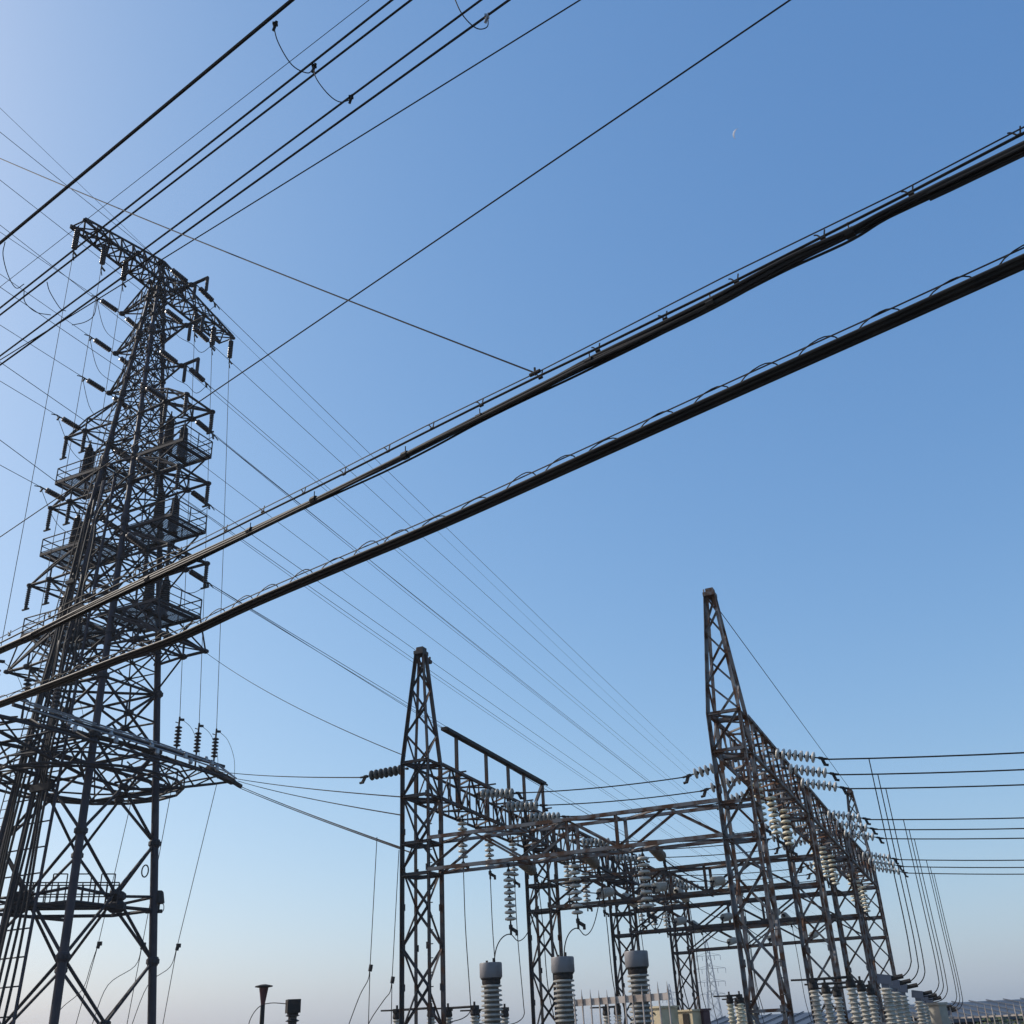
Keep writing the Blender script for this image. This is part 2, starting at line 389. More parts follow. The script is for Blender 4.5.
# ------------------------------------------------------------------ substation strings and wires
P3 = [2.45, 4.2, 5.95]
ends = {}
for i in range(3):
    for k in range(3):
        u = US[i] + P3[k]; z = 7.95
        ends['A', i, k] = put_string('porc', SW(0.42, u, z), SV + Vector((0, 0, -0.1)), f'{ORD[k]} grey disc string reaching sideways from the left gantry beam, {BAY[i]} bay', 'disc strings along the left gantry beam')
        ends['B', i, k] = put_string('porcl', SW(W + 0.42, u, z), SV + Vector((0, 0, -0.26)), f'{ORD[k]} pale disc string reaching right from the right gantry beam, {BAY[i]} bay', 'disc strings on the right of the right beam')
        ends['C', i, k] = put_string('porc', SW(W - 0.42, u, z - 0.1), -SV + Vector((0, 0, -0.16)), f'{ORD[k]} grey disc string reaching left from the right gantry beam, {BAY[i]} bay', 'disc strings on the left of the right beam')
        put_string('porc', SW(0.0, u - 0.05, 7.4), (0, 0, -1), f'{ORD[k]} disc string hanging straight down under the left gantry beam, {BAY[i]} bay', 'strings hanging under the left beam')
        put_string('porcw', SW(W + 0.02, u - 0.1, 7.4), (0, 0, -1), f'{ORD[k]} cream disc string hanging straight down under the right gantry beam, {BAY[i]} bay', 'strings hanging under the right beam')
        wire('bus_wire', f'{ORD[k]} slack wire crossing between the gantry rows in the {BAY[i]} bay', sagged(ends['A', i, k], ends['C', i, k], 0.06), 0.017, 'wire', 'wires crossing between the gantry rows')
        p = ends['B', i, k]; q = p + SV * 36
        wire('power_line', f'{ORD[k]} line wire leaving the {BAY[i]} bay of the right gantry towards the right edge', sagged(p - SV * 0.1, q, 1.1, 30), 0.02, 'wire', 'wires leaving to the right')
        # dropper
        tap = 11.3; t = SW(tap, u, 0); vv = (t - p).dot(SV)
        zt = p.z - 4 * 1.1 * (vv / 36) * (1 - vv / 36)
        hz = 2.72 + gz(u)
        P = [Vector((t.x, t.y, zt)), Vector((t.x, t.y, (zt + hz) / 2)) + SV * 0.03, Vector((t.x, t.y, hz + 0.9)) + SV * 0.05] + [SW(tap - 0.42 + 0.45 * math.cos(q_), u, 2.92 - 0.45 * math.sin(q_)) for q_ in (0.0, 0.35, 0.7, 1.05, 1.4)] + [SW(tap - 0.55, u, 2.46)]
        wire('dropper_wire', f'{ORD[k]} hanging dropper from the {BAY[i]} bay line wires, curving left at its foot', smoothpts(P, 6), 0.014, 'wire', 'droppers from the right line wires')
# strings under and on the cross trusses
VB = [2.5, 4.25, 6.0]
for k in range(3):
    tip = put_string('porc', SW(VB[k], -0.1, 5.46), (0, 0, -1), f'{ORD[k]} long disc string hanging under the nearest cross truss above the transformers', 'strings hanging above the transformers', 8)
    head = SW(VB[k] - 0.05, -1.0, 3.14)
    mid = (tip + head) / 2
    wire('jumper_wire', f'curved jumper from the {ORD[k]} hanging string down to the transformer cap', [head + Vector(((tip - head).x * (1 - math.cos(q_ * math.pi / 32)), (tip - head).y * (1 - math.cos(q_ * math.pi / 32)), (tip - head).z * math.sin(q_ * math.pi / 32))) for q_ in range(17)], 0.014, 'wire', 'jumpers to the transformer caps')
    q = SW(VB[k] + 0.1, 1.8, 5.3)
    wire('jumper_wire', f'slack loop from the {ORD[k]} hanging string back towards the yard', smoothpts([tip, tip + SU * 0.5 + Vector((0, 0, -0.12)), tip + SU * 1.2 + Vector((0, 0, 0.25)), q], 8), 0.012, 'wire', 'slack loops behind the hanging strings')
    for i in range(3):
        a = put_string('porcbr' if i == 0 else 'porc', SW(VB[k] + 0.05, US[i] + 0.45, 5.75 if i else 5.62), SU + Vector((0, 0, -0.12 if i else -0.2)), f'{ORD[k]} string stretched away from the {["nearest","second","third"][i]} cross truss into the yard', 'strings stretched between cross trusses', 7 if i else 5)
        c = put_string('porc', SW(VB[k] + 0.05, US[i + 1] - 0.45, 5.75), -SU + Vector((0, 0, -0.12)), f'{ORD[k]} string facing the camera on the {["second","third","farthest"][i]} cross truss', 'strings facing forward on cross trusses')
        wire('bus_wire', f'{ORD[k]} bus wire running lengthwise between the {["nearest and second","second and third","third and farthest"][i]} cross trusses', sagged(a, c, 0.1, 10), 0.016, 'wire', 'lengthwise bus wires')
        wire('dropper_wire', f'{ORD[k]} thin dropper falling from the lengthwise bus behind the {["nearest","second","third"][i]} truss', smoothpts([a, a + Vector((0, 0, -1.2)) + SU * 0.2, a + Vector((0, 0, -2.6)) + SU * 0.3, a + Vector((0.1, 0, -3.4)) + SU * 0.35], 6), 0.012, 'wire', 'droppers between the rows')
# droppers from the left beam's hanging strings
for k in range(3):
    t = SW(0.0, P3[k] - 0.05, 7.4 - STR_LEN)
    wire('dropper_wire', f'{ORD[k]} dropper below the hanging strings of the left beam near bay', smoothpts([t, t + Vector((0.02, 0, -1.5)), t + Vector((0.1, 0, -3.2)), t + Vector((0.1, 0, -3.55)), t - SV * 0.1 + Vector((0, 0, -3.72)), t - SV * 0.5 + Vector((0, 0, -3.8))], 6), 0.013, 'wire', 'droppers under the left beam')
# string on the left face of the near left column
tip_left = put_string('porc_shade', SW(-0.42, 0.0, 8.25), -SV + Vector((0, 0, -0.03)), 'disc string reaching left from the peaked left column', 'single strings')  # backlit look of this string is put into its dark colour
# peak wire
wire('earth_wire', 'thin wire sloping down to the right from the peak of the right near column', [SW(W + 0.1, 0.1, 11.2), SW(W + 0.1, 24.2, 10.9 + 0.8 - 0.2)], 0.01, 'wire')

# ------------------------------------------------------------------ current transformers
def sheds(b, z0, z1, r0, r1, n, out, seg=16):
    prof = []
    for k in range(n):
        f0 = k / n; z = z0 + (z1 - z0) * f0; h = (z1 - z0) / n; r = r0 + (r1 - r0) * f0
        prof += [(r, z), (r, z + h * 0.3), (r + out, z + h * 0.42), (r + out, z + h * 0.52), (r, z + h * 0.85)]
    prof.append((r1, z1)); b.lathe((0, 0, 0), prof, seg)
e = None
CTL = ['current transformer with grey cap, leftmost of three beneath the nearest cross truss', 'current transformer with grey cap, middle one of three beneath the nearest cross truss', 'current transformer with grey cap, rightmost of three, behind the spiked fence']
for k in range(3):
    if e is None:
        e = empty('current_transformer', CTL[0], 'transformer', SW(VB[0] - 0.15, -1.0, 0), -S_PHI, 'current transformers under the truss')
        b = MB()
        for sx in (-0.2, 0.2):
            for sy in (-0.2, 0.2): b.angle((sx, sy, -0.2), (sx, sy, 0.7), 0.07)
        b.box((0, 0, 0.73), 0.6, 0.6, 0.06); b.build('stand', 'galv', e)
        b = MB(); b.lathe((0, 0, 0), [(0.3, 0.765), (0.3, 1.15), (0.26, 1.19)], 16); b.box((0.3, 0, 0.95), 0.2, 0.3, 0.24); b.build('base_tank', 'grey', e)
        b = MB(); prof = []; n_ = 15
        for q in range(n_):
            z = 1.2 + q * 0.1; r = 0.19 - 0.0018 * q; o_ = 0.268 - 0.002 * q
            prof += [(r, z), (r, z + 0.042), (o_ - 0.01, z + 0.052), (o_, z + 0.058), (o_, z + 0.082), (r + 0.03, z + 0.098)]
        b.lathe((0, 0, 0), prof + [(0.13, 2.7)], 24); po = b.build('porcelain', 'porcg', e, smooth=True)
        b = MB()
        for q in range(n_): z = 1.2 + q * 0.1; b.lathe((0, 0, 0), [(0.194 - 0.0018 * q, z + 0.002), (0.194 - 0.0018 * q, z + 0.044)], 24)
        b.build('shaded_core', 'porc_shade', po); po.data.update()  # dark rings paint the shade under the sheds onto the core
        b = MB(); b.lathe((0, 0, 0), [(0.2, 2.7), (0.215, 2.72), (0.215, 2.8), (0.24, 2.82), (0.24, 2.84)], 24); b.build('shaded_neck', 'fit', e, smooth=True)  # dark colour of the neck stands for shade below the head tank
        b = MB(); b.lathe((0, 0, 0), [(0.25, 2.84), (0.262, 2.86), (0.262, 3.14), (0.25, 3.165), (0.1, 3.175)], 28); hd = b.build('head_tank', 'grey', e, smooth=True)
        for bx, by, h_ in ((0.08, 0, 0.1), (-0.12, 0.05, 0.06)):
            b = MB(); b.tube((bx, by, 3.16), (bx, by, 3.16 + h_), 0.028); b.build('terminal', 'fit', hd)
        reg(e); ct = e
    else:
        c = copy_tree(ct); c.location = SW(VB[k] - 0.1, -1.0, 0); tag(c, CTL[k], 'transformer', 'current transformers under the truss')

# ------------------------------------------------------------------ disconnect switches and breakers
def post_col(b, x, y, z0, z1, r, out, n, seg=12):
    prof = []
    h = (z1 - z0) / n
    for k in range(n):
        z = z0 + h * k; prof += [(r, z), (r, z + h * 0.35), (r + out, z + h * 0.5), (r + out, z + h * 0.62), (r, z + h * 0.9)]
    prof.append((r, z1)); b.lathe((x, y, 0), prof, seg)
def disconnect(v, u, dv, z1, label, porc, group):
    e = empty('disconnect_switch', label, 'switch', SW(v, u, 0), -S_PHI, group)
    b = MB(); b.bar((-0.15, 0, 0.95), (dv + 0.15, 0, 0.95), 0.16, 0.12); b.build('base_beam', 'galv', e)
    for x in (0, dv):
        b = MB(); b.bar((x, 0, -0.3), (x, 0, 0.89), 0.14); b.build('support_post', 'galv', e)
        b = MB(); post_col(b, x, 0, 1.01, z1 - 0.2, 0.085, 0.045, 14); b.build('porcelain_column', porc, e, smooth=True)
        b = MB(); b.lathe((x, 0, 0), [(0.1, z1 - 0.2), (0.12, z1 - 0.16), (0.1, z1 - 0.04), (0.05, z1 - 0.02)], 12); b.box((x, 0.02, z1), 0.12, 0.3, 0.1); b.tube((x, 0, z1 - 0.05), (x, 0, z1 + 0.14), 0.03); b.build('contact', 'fit', e)
    b = MB(); b.tube((0.06, 0, z1 + 0.02), (dv - 0.06, 0, z1 + 0.02), 0.03, 8); b.tube((-0.5, 0, z1 + 0.03), (-0.06, 0, z1 + 0.02), 0.022, 8); b.build('contact_arm', 'fit', e)
    return e
def breaker(v, u, z1, label, group, sc=1.0):
    e = empty('circuit_breaker', label, 'breaker', SW(v, u, 0), -S_PHI, group)
    b = MB(); b.bar((0, 0, -0.3), (0, 0, 0.8), 0.3); b.build('support_post', 'galv', e)
    b = MB(); b.box((0, 0, 1.0), 0.5, 0.4, 0.36); b.build('mechanism_box', 'grey', e)
    b = MB(); post_col(b, 0, 0, 1.19, z1 - 0.3 * sc, 0.1, 0.05, 13, 14); b.build('porcelain_column', 'porc', e, smooth=True)
    b = MB(); b.bar((-0.15 * sc, 0, z1 - 0.1 * sc), (0.16 * sc, 0, z1 - 0.15 * sc), 0.2 * sc, 0.2 * sc); b.box((0, 0, z1 - 0.25 * sc), 0.16, 0.16, 0.1); b.build('head', 'bluegrey', e)
    b = MB(); b.tube((0.14 * sc, 0, z1 - 0.12 * sc), (0.42 * sc, 0, z1 - 0.08 * sc), 0.05 * sc, 8); b.build('terminal', 'fit', e)
    return e
for k in range(3):
    u = P3[k]
    breaker(10.66, u, 2.6, f'{ORD[k]} breaker column with blue grey box head right of the near right bay', 'breaker columns right of the right row', 1.0)
    breaker(10.66, US[1] + P3[k], 2.66, f'{ORD[k]} breaker column with blue grey box head right of the middle right bay', 'breaker columns right of the right row', 1.0)
    breaker(10.66, US[2] + P3[k], 2.6, f'{ORD[k]} breaker column with box head right of the far right bay', 'breaker columns right of the right row', 1.0)
    disconnect(9.05, u, 0.85, 2.55, f'{ORD[k]} two column disconnect switch standing beside the right gantry near bay', 'porc', 'disconnect switches beside the right row')
    disconnect(5.1 - 0.17 * k, US[1] + P3[k], 0.32, 2.78, f'{ORD[k]} yellowish disconnect switch in the yard left of the near right column', 'porcw', 'yellowish disconnect switches in the yard')
for k, (px, py, D, dv) in enumerate([(397, 1011, 31, 1.05), (448, 1009, 31, 0.8), (476, 1011, 32.5, 0.9), (606, 1008, 34, 0.35)]):
    p = at_d(px, py, D); v = (p - A1).dot(SV); u = (p - A1).dot(SU)
    disconnect(v, u, dv, p.z - gz(u), ['low disconnect switch with dark cap left of the peaked left column', 'low disconnect switch just right of the peaked left column', 'low disconnect switch behind the leftmost current transformer', 'low disconnect switch behind the pale fence, left of the rightmost transformer'][k], 'porc', 'low disconnect switches of the left row')

# ------------------------------------------------------------------ small yard objects
p = at_d(293, 1007, 32)
e = empty('post_insulator', 'dark post insulator with square cap far left of the columns, beside the lamp', 'insulator', (p.x, p.y, 0), 0.4)
b = MB(); post_col(b, 0, 0, 0.9, p.z - 0.16, 0.12, 0.07, 12); b.build('porcelain_column', 'porcb', e, smooth=True)
b = MB(); b.box((0, 0, p.z + 0.02), 0.36, 0.36, 0.34); b.box((0, 0, p.z - 0.18), 0.26, 0.26, 0.08); b.build('cap', 'fit', e)
b = MB(); b.bar((0, 0, -0.2), (0, 0, 0.9), 0.16); b.build('support_post', 'galv', e)
wire('jumper_wire', 'thin curved wire arching past the garden lamp to the dark post insulator', smoothpts([at_d(246, 1040, 32), at_d(250, 1020, 32), at_d(259, 1007, 32), at_d(271, 1003, 32), at_d(289, 1004, 32)], 6), 0.012, 'wire')
p = at_d(264, 985, 29)
e = empty('lamp_post', 'slender lamp post with tapered smoky lantern under a flat round cap', 'lamp', (p.x, p.y, 0))
b = MB(); b.lathe((0, 0, 0), [(0.06, -0.1), (0.055, p.z - 0.45)], 10); b.build('pole', 'fit', e)
b = MB(); b.lathe((0, 0, 0), [(0.05, p.z - 0.45), (0.115, p.z - 0.08), (0.115, p.z - 0.06)], 12); b.build('lamp_shade', 'lampglass', e)
b = MB(); b.lathe((0, 0, 0), [(0.13, p.z - 0.06), (0.22, p.z - 0.045), (0.22, p.z - 0.02), (0.06, p.z + 0.015)], 16); b.build('cap', 'fit', e)

# spiked fence in front of the third transformer
def fence(P0, P1, ztop, zrail, step, label, m, w=0.035, rails=1, railh=0.13, group='metal yard fences'):
    d = P1 - P0; L = math.hypot(d.x, d.y); ang = math.atan2(d.y, d.x)
    e = empty('spiked_fence', label, 'fence', (P0.x, P0.y, P0.z), ang, group)
    n = int(L / step)
    for k in range(n + 1):
        b = MB(); x = k * L / n; zt = ztop + random.uniform(-0.03, 0.04); tl = random.uniform(-0.02, 0.02)
        b.prism((x, -0.03, 0.0), (x + tl, -0.03, zt - 0.12), [(-w / 2, -w / 3), (w / 2, -w / 3), (w / 2, w / 3), (-w / 2, w / 3)]); b.lathe((x + tl, -0.03, zt - 0.12), [(w * 0.5, 0), (0.003, 0.13)], 4); b.build('picket', m, e)
    b = MB()
    for r_ in range(rails): b.bar((0, 0, zrail - r_ * 0.35), (L, 0, zrail - r_ * 0.35), 0.03, railh)
    b.build('rail', m, e)
    return e
a, c = at_d(576, 1003, 21.5), at_d(670, 1000, 20.2)
fence(Vector((a.x, a.y, 0)), Vector((c.x, c.y, 0)), a.z + 0.2, a.z, 0.19, 'pale spiked metal fence in front of the rightmost current transformer', 'fence', 0.027, 1, 0.115)
a, c = at_d(938, 1012, 40), at_d(1060, 1006, 38)
a.z = gz(14); fence(Vector((a.x, a.y, -0.5)), Vector((c.x, c.y, -0.5)), 2.35, 2.0, 0.24, 'pale spiked fence before the long low building at the right edge', 'fence', 0.032, 2, 0.05)
a, c = at_d(846, 1018, 37), at_d(932, 1014, 39)
fence(Vector((a.x, a.y, -0.5)), Vector((c.x, c.y, -0.5)), 2.25, 1.95, 0.24, 'brownish spiked fence behind the porcelain breaker columns', 'fence', 0.035, 2, 0.06)

def cabinet(px0, px1, py, D, depth, label, m, holes, panel=None):
    a, c = at_d(px0, py, D), at_d(px1, py, D - (px1 - px0) / 1150 * D * 0.8); wd = (c - a).length; mid = (a + c) / 2
    e = empty('equipment_cabinet', label, 'cabinet', (mid.x, mid.y, 0), math.atan2(c.y - a.y, c.x - a.x), 'beige equipment cabinets')
    b = MB(); b.box((0, depth / 2, mid.z / 2 - 0.1), wd, depth, mid.z + 0.2); b.build('body', m, e)
    b = MB(); b.box((0, depth / 2, mid.z + 0.03), wd + 0.08, depth + 0.08, 0.05); b.build('lid', m, e)
    b = MB()
    for x, z in holes: b.lathe((x * wd, -0.004, mid.z - z), [(0.03, 0), (0.03, 0.02)], 10, axis=(0, -1, 0))
    if holes: b.build('vent_hole', 'dark', e)
    if panel:
        b = MB(); b.box((wd * 0.18, -0.012, mid.z - 0.35), wd * 0.3, 0.02, 0.6); b.build('door', panel, e)
    return e
cabinet(634, 660, 1009, 33, 0.8, 'beige metal cabinet with small round holes behind the pale fence', 'beige', [(-0.4, 0.12), (-0.4, 0.4), (-0.1, 0.12), (0.25, 0.12)])
cabinet(672, 692, 1012, 34, 0.7, 'beige cabinet with a dark door, left of the maroon panel', 'beige', [], 'dark')
cabinet(693, 703, 1011, 34, 0.3, 'narrow maroon panel at the end of the beige cabinets', 'purple', [])
p = at_d(937, 1005, 33)
e = empty('gate_pillar', 'tan concrete pillar beside the white fence near the right edge', 'pillar', (p.x, p.y, -0.6), 0.6)
b = MB(); b.bar((0, 0, 0), (0, 0, p.z + 0.6), 0.33); b.build('shaft', 'conc', e); b = MB(); b.box((0, 0, p.z + 0.63), 0.4, 0.4, 0.06); b.build('cap', 'conc', e)

# long low building at the right
def building(pa, pb, D0, D1, depth, zr, ze, label, bays):
    a, c = at_d(pa, 1010, D0), at_d(pb, 1000, D1); a.z = c.z = 0
    d = c - a; L = d.length; ang = math.atan2(d.y, d.x)
    e = empty('long_building', label, 'building', (a.x, a.y, -1.6), ang, 'long low yard buildings')
    zr += 1.6; ze += 1.6
    b = MB(); b.quad((0, 0, 0), (L, 0, 0), (L, 0, ze), (0, 0, ze)); b.quad((0, depth, 0), (0, depth, ze), (L, depth, ze), (L, depth, 0))
    for x in (0, L):
        b._add([(x, 0, 0), (x, depth, 0), (x, depth, ze), (x, depth / 2, zr - 0.05), (x, 0, ze)], [(0, 1, 2, 3, 4)])
    b.build('wall', 'dark', e)
    b = MB(); ov = 0.5; sl_ = (zr - ze) / (depth / 2)
    for s in (0, 1):
        y0, y1 = (-ov, depth / 2) if s == 0 else (depth + ov, depth / 2); ze_ = ze - ov * sl_
        b._add([(-0.4, y0, ze_), (L + 0.4, y0, ze_), (L + 0.4, y1, zr), (-0.4, y1, zr), (-0.4, y0, ze_ - 0.15), (L + 0.4, y0, ze_ - 0.15), (L + 0.4, y1, zr - 0.15), (-0.4, y1, zr - 0.15)],
               [(0, 1, 2, 3), (4, 7, 6, 5), (0, 4, 5, 1), (2, 6, 7, 3), (1, 5, 6, 2), (0, 3, 7, 4)])
    n = int(L / 0.9)
    for k in range(n + 1):
        x = -0.3 + k * (L + 0.6) / n; b.bar((x, -ov, ze - ov * sl_ + 0.05), (x, depth / 2, zr + 0.05), 0.06, 0.05)
    b.build('roof', 'roof', e)
    for x0, x1 in bays:
        b = MB(); b.box(((x0 + x1) / 2 * L, -0.03, ze * 0.5), (x1 - x0) * L, 0.05, ze * 0.82); b.build('wall_panel', 'wall', e)
    return e
building(938, 1130, 56, 62, 9, 2.15, 1.5, 'long low building with grey roof and white wall panels at the right edge', [(0.2, 0.5), (0.8, 0.95)])
building(690, 830, 66, 62, 9, 2.1, 1.4, 'low blue grey ribbed roof seen through the legs of the right near column', [(0.62, 0.98), (0.1, 0.4)])

# shrubs behind the right fence
def shrub(px, D, h, wd, label):
    p = at_d(px, 1015, D)
    e = empty('shrub', label, 'shrub', (p.x, p.y, -0.8), 0, 'shrubs behind the right fence')
    b = MB()
    for k in range(700):
        th = random.uniform(0, 6.28); rr = wd * math.sqrt(random.random()) * 0.5; z = random.uniform(0.3, h) * (1 - 0.35 * (rr / wd) ** 2)
        c = Vector((rr * math.cos(th), rr * math.sin(th), z)); n1 = Vector((random.gauss(0, 1), random.gauss(0, 1), random.gauss(0, 1))).normalized()
        n2 = n1.orthogonal().normalized(); s = random.uniform(0.05, 0.1)
        b.quad(c - n1 * s, c + n2 * s * 0.5, c + n1 * s, c - n2 * s * 0.5)
    b.build('foliage', 'leaf', e)
    b = MB()
    for k in range(5): b.tube((0, 0, 0), (random.uniform(-.4, .4) * wd, random.uniform(-.4, .4) * wd, h * 0.8), 0.025)
    b.build('stem', 'conc', e)
shrub(1008, 44, 2.4, 2.6, 'yellow green shrub behind the white fence at the right edge')
shrub(995, 45, 2.2, 2.2, 'smaller olive shrub behind the white fence')

# ------------------------------------------------------------------ tube tower
tower = empty('transmission_tower', 'tall dark tubular steel transmission tower with platforms and many crossarms', 'tower', TC, -T_PHI)
def hw(z): return max(0.34, 3.135 - 0.0645 * z)
LEG = [(-1, -1), (1, -1), (1, 1), (-1, 1)]
def legp(i, z): h = hw(z); return Vector((LEG[i][0] * h * 1.055, LEG[i][1] * h * 0.945, z))
JO = [0.3, 5.5, 10.8, 15.4, 18.3, 22.6, 27.4, 32.0, 36.5, 41]
for i in range(4):
    zs = [-0.2, 5, 10, 15, 20, 25, 30, 35, 40, 43.3, 44.4]
    b = MB(); b.poly([legp(i, z) for z in zs], 0.2, 12, [0.2, 0.195, 0.19, 0.18, 0.17, 0.16, 0.15, 0.13, 0.11, 0.1, 0.09]); lg = b.build('leg', 'tube', tower, smooth=True)
    for z in JO[1:]:
        b = MB(); p = legp(i, z); r = 0.2 - 0.0022 * z
        b.lathe(p, [(r, -0.2), (r + 0.05, -0.19), (r + 0.1, -0.05), (r + 0.1, 0.05), (r + 0.05, 0.19), (r, 0.2)], 12); b.build('flange', 'tube', lg)
LV = [0.0, 5.5, 10.8, 15.3, 18.3, 20.6, 22.8, 24.8, 27.0, 29.6, 31.5, 33.0, 34.4, 36.0, 37.6, 39.1, 40.6, 42.1, 43.6, 45.0]
def gus(b, p, r): b.lathe(p - Vector((0, 0, r * 0.6)), [(r * 0.6, 0), (r, r * 0.3), (r, r * 0.9), (r * 0.6, r * 1.2)], 8)
for k in range(len(LV) - 1):
    z0, z1 = LV[k], LV[k + 1]; b = MB(); r = 0.072 if z0 < 18 else (0.05 if z0 < 33 else 0.04)
    for i in range(4):
        j = (i + 1) % 4
        p0, q0, p1, q1 = legp(i, z0), legp(j, z0), legp(i, z1), legp(j, z1)
        b.tube(p0, q1, r); b.tube(q0, p1, r)
        if k > 1: b.tube(p1, q1, r)
        # crossing point
        t = hw(z0) / (hw(z0) + hw(z1)); xc = (p0 + (q1 - p0) * t)
        gus(b, xc, 0.24 if z0 < 18 else 0.14)
        gus(b, p1, 0.2 if z0 >= 18 else 0.3)
        if z0 >= 15:
            m0, m1 = (p0 + p1) / 2, (q0 + q1) / 2
            b.tube(m0, xc, r * 0.75); b.tube(m1, xc, r * 0.75)
            b.tube((p0 + q0) / 2, (p0 + xc) / 2, r * 0.7); b.tube((p0 + q0) / 2, (q0 + xc) / 2, r * 0.7)
            b.tube((p1 + q1) / 2, xc, r * 0.7)
    if z0 >= 15:
        b.tube(legp(0, z1), legp(2, z1), r); b.tube(legp(1, z1), legp(3, z1), r)
    b.build('bracing', 'lat', tower)
# top crossarm along the line
b = MB(); E0 = 6.45; zb = 44.7
tp = lambda s, a: Vector((s * (0.58 - 0.3 * (1 - abs(a) / E0)), a, 44.85 + 1.75 * (1 - abs(a) / E0)))
bt = lambda s, a: Vector((s * 0.58, a, zb))
for sgn in (-1, 1):
    for s in (-1, 1):
        b.tube(bt(s, 0), bt(s, sgn * E0), 0.085); b.tube(tp(s, 0), tp(s, sgn * E0), 0.07)
    n = 7
    for k in range(n):
        a0, a1 = sgn * E0 * k / n, sgn * E0 * (k + 1) / n
        for s in (-1, 1):
            b.tube(bt(s, a0), tp(s, a1), 0.045); b.tube(tp(s, a0), bt(s, a1), 0.045); b.tube(bt(s, a1), tp(s, a1), 0.045)
        b.tube(bt(-1, a0), bt(1, a1), 0.045); b.tube(bt(1, a0), bt(-1, a1), 0.045); b.tube(tp(-1, a0), tp(1, a1), 0.04); b.tube(bt(-1, a1), bt(1, a1), 0.05)
        gus(b, bt(1, a1), 0.15)
for i in range(4): b.tube(legp(i, 44.3), (0, 0, 46.65), 0.07)
gus(b, Vector((0, 0, 46.55)), 0.3)
b.build('top_crossarm', 'lat', tower)
b = MB()
for s in (-1, 1):
    b.poly([(0, 0, 46.65), (0, s * 0.5, 46.1)], 0.05); b.poly([(0.1, s * 0.8, 46.0), (0.1, s * 1.6, 45.95), (0.1, s * 1.9, 45.9)], 0.06)
    gus(b, Vector((0.1, s * 2.0, 45.9)), 0.18); gus(b, Vector((0.1, s * 1.1, 46)), 0.16)
b.build('peak_fitting', 'fit', tower)
# small triangular arms, levels 1-3
TIP = {}
for li, z in enumerate((43.7, 40.6, 37.65)):
    for s in (-1, 1):
        b = MB(); tip = Vector((s * 2.85, 0, z)); h0, h1 = hw(z), hw(z + 1.7)
        for a in (-1, 1):
            lo = Vector((s * h0, a * h0, z)); hi = Vector((s * h1, a * h1, min(z + 1.7, 45.2)))
            b.tube(lo, tip, 0.07); b.tube(hi, tip, 0.06)
            for t in (0.3, 0.6): b.tube(lo.lerp(tip, t), hi.lerp(tip, t), 0.035); b.tube(lo.lerp(tip, t), hi.lerp(tip, t - 0.3), 0.035)
        for t in (0.3, 0.6): b.tube(Vector((s * h0, h0, z)).lerp(tip, t), Vector((s * h0, -h0, z)).lerp(tip, t), 0.035)
        b.tube((s * h0, 0, z - 1.0), tip, 0.045)
        gus(b, tip, 0.2)
        if s > 0:
            b.tube(tip, tip + Vector((1.3, 0, 0.05)), 0.1, 8); b.lathe(tip + Vector((1.25, 0, -0.95)), [(0.07, 0), (0.1, 0.02), (0.1, 0.95), (0.07, 1.0)], 8)
            b.lathe(tip + Vector((0.3, 0, -1.25)), [(0.07, 0), (0.1, 0.05), (0.1, 1.1), (0.07, 1.2)], 8)
        b.build('crossarm', 'lat', tower); TIP[li, s] = tip
# framed arms, levels 4-7
LV4 = [(34.45, 1.05, 4.6), (29.75, 1.15, 4.75), (24.9, 1.4, 5.0), (19.95, 1.6, 5.3)]
for li, (z, wd, be) in enumerate(LV4):
    for s in (-1, 1):
        b = MB(); h0, h1 = hw(z), hw(z + 1.9); bi = be - 1.5
        for a in (-1, 1):
            lo = Vector((s * h0, a * h0, z)); hi = Vector((s * h1, a * h1, z + 1.7)); cn = Vector((s * be, a * wd, z)); inn = Vector((s * bi, a * wd, z))
            b.tube(lo, inn, 0.07); b.tube(inn, cn, 0.08); b.tube(hi, cn, 0.06); b.tube(hi, Vector((s * bi, a * wd, z + 0.9)), 0.05); b.tube(inn, Vector((s * bi, a * wd, z + 0.9)), 0.05)
            b.tube(Vector((s * bi, a * wd, z + 0.9)), cn, 0.05); b.tube(lo, Vector((s * bi, a * wd, z + 0.9)), 0.04); b.tube((lo + inn) / 2, hi, 0.04)
            b.tube(lo, Vector((s * bi, -a * wd, z)), 0.04); b.tube(inn, Vector((s * be, -a * wd, z)), 0.04)
            b.tube(Vector((s * h0, a * h0, z - 1.6)), inn, 0.05)
            gus(b, cn, 0.17); gus(b, inn, 0.22)
        for bb in (be, bi): b.tube((s * bb, -wd, z), (s * bb, wd, z), 0.07)
        b.tube((s * bi, -wd, z + 0.9), (s * bi, wd, z + 0.9), 0.05)
        b.build('crossarm', 'lat', tower)
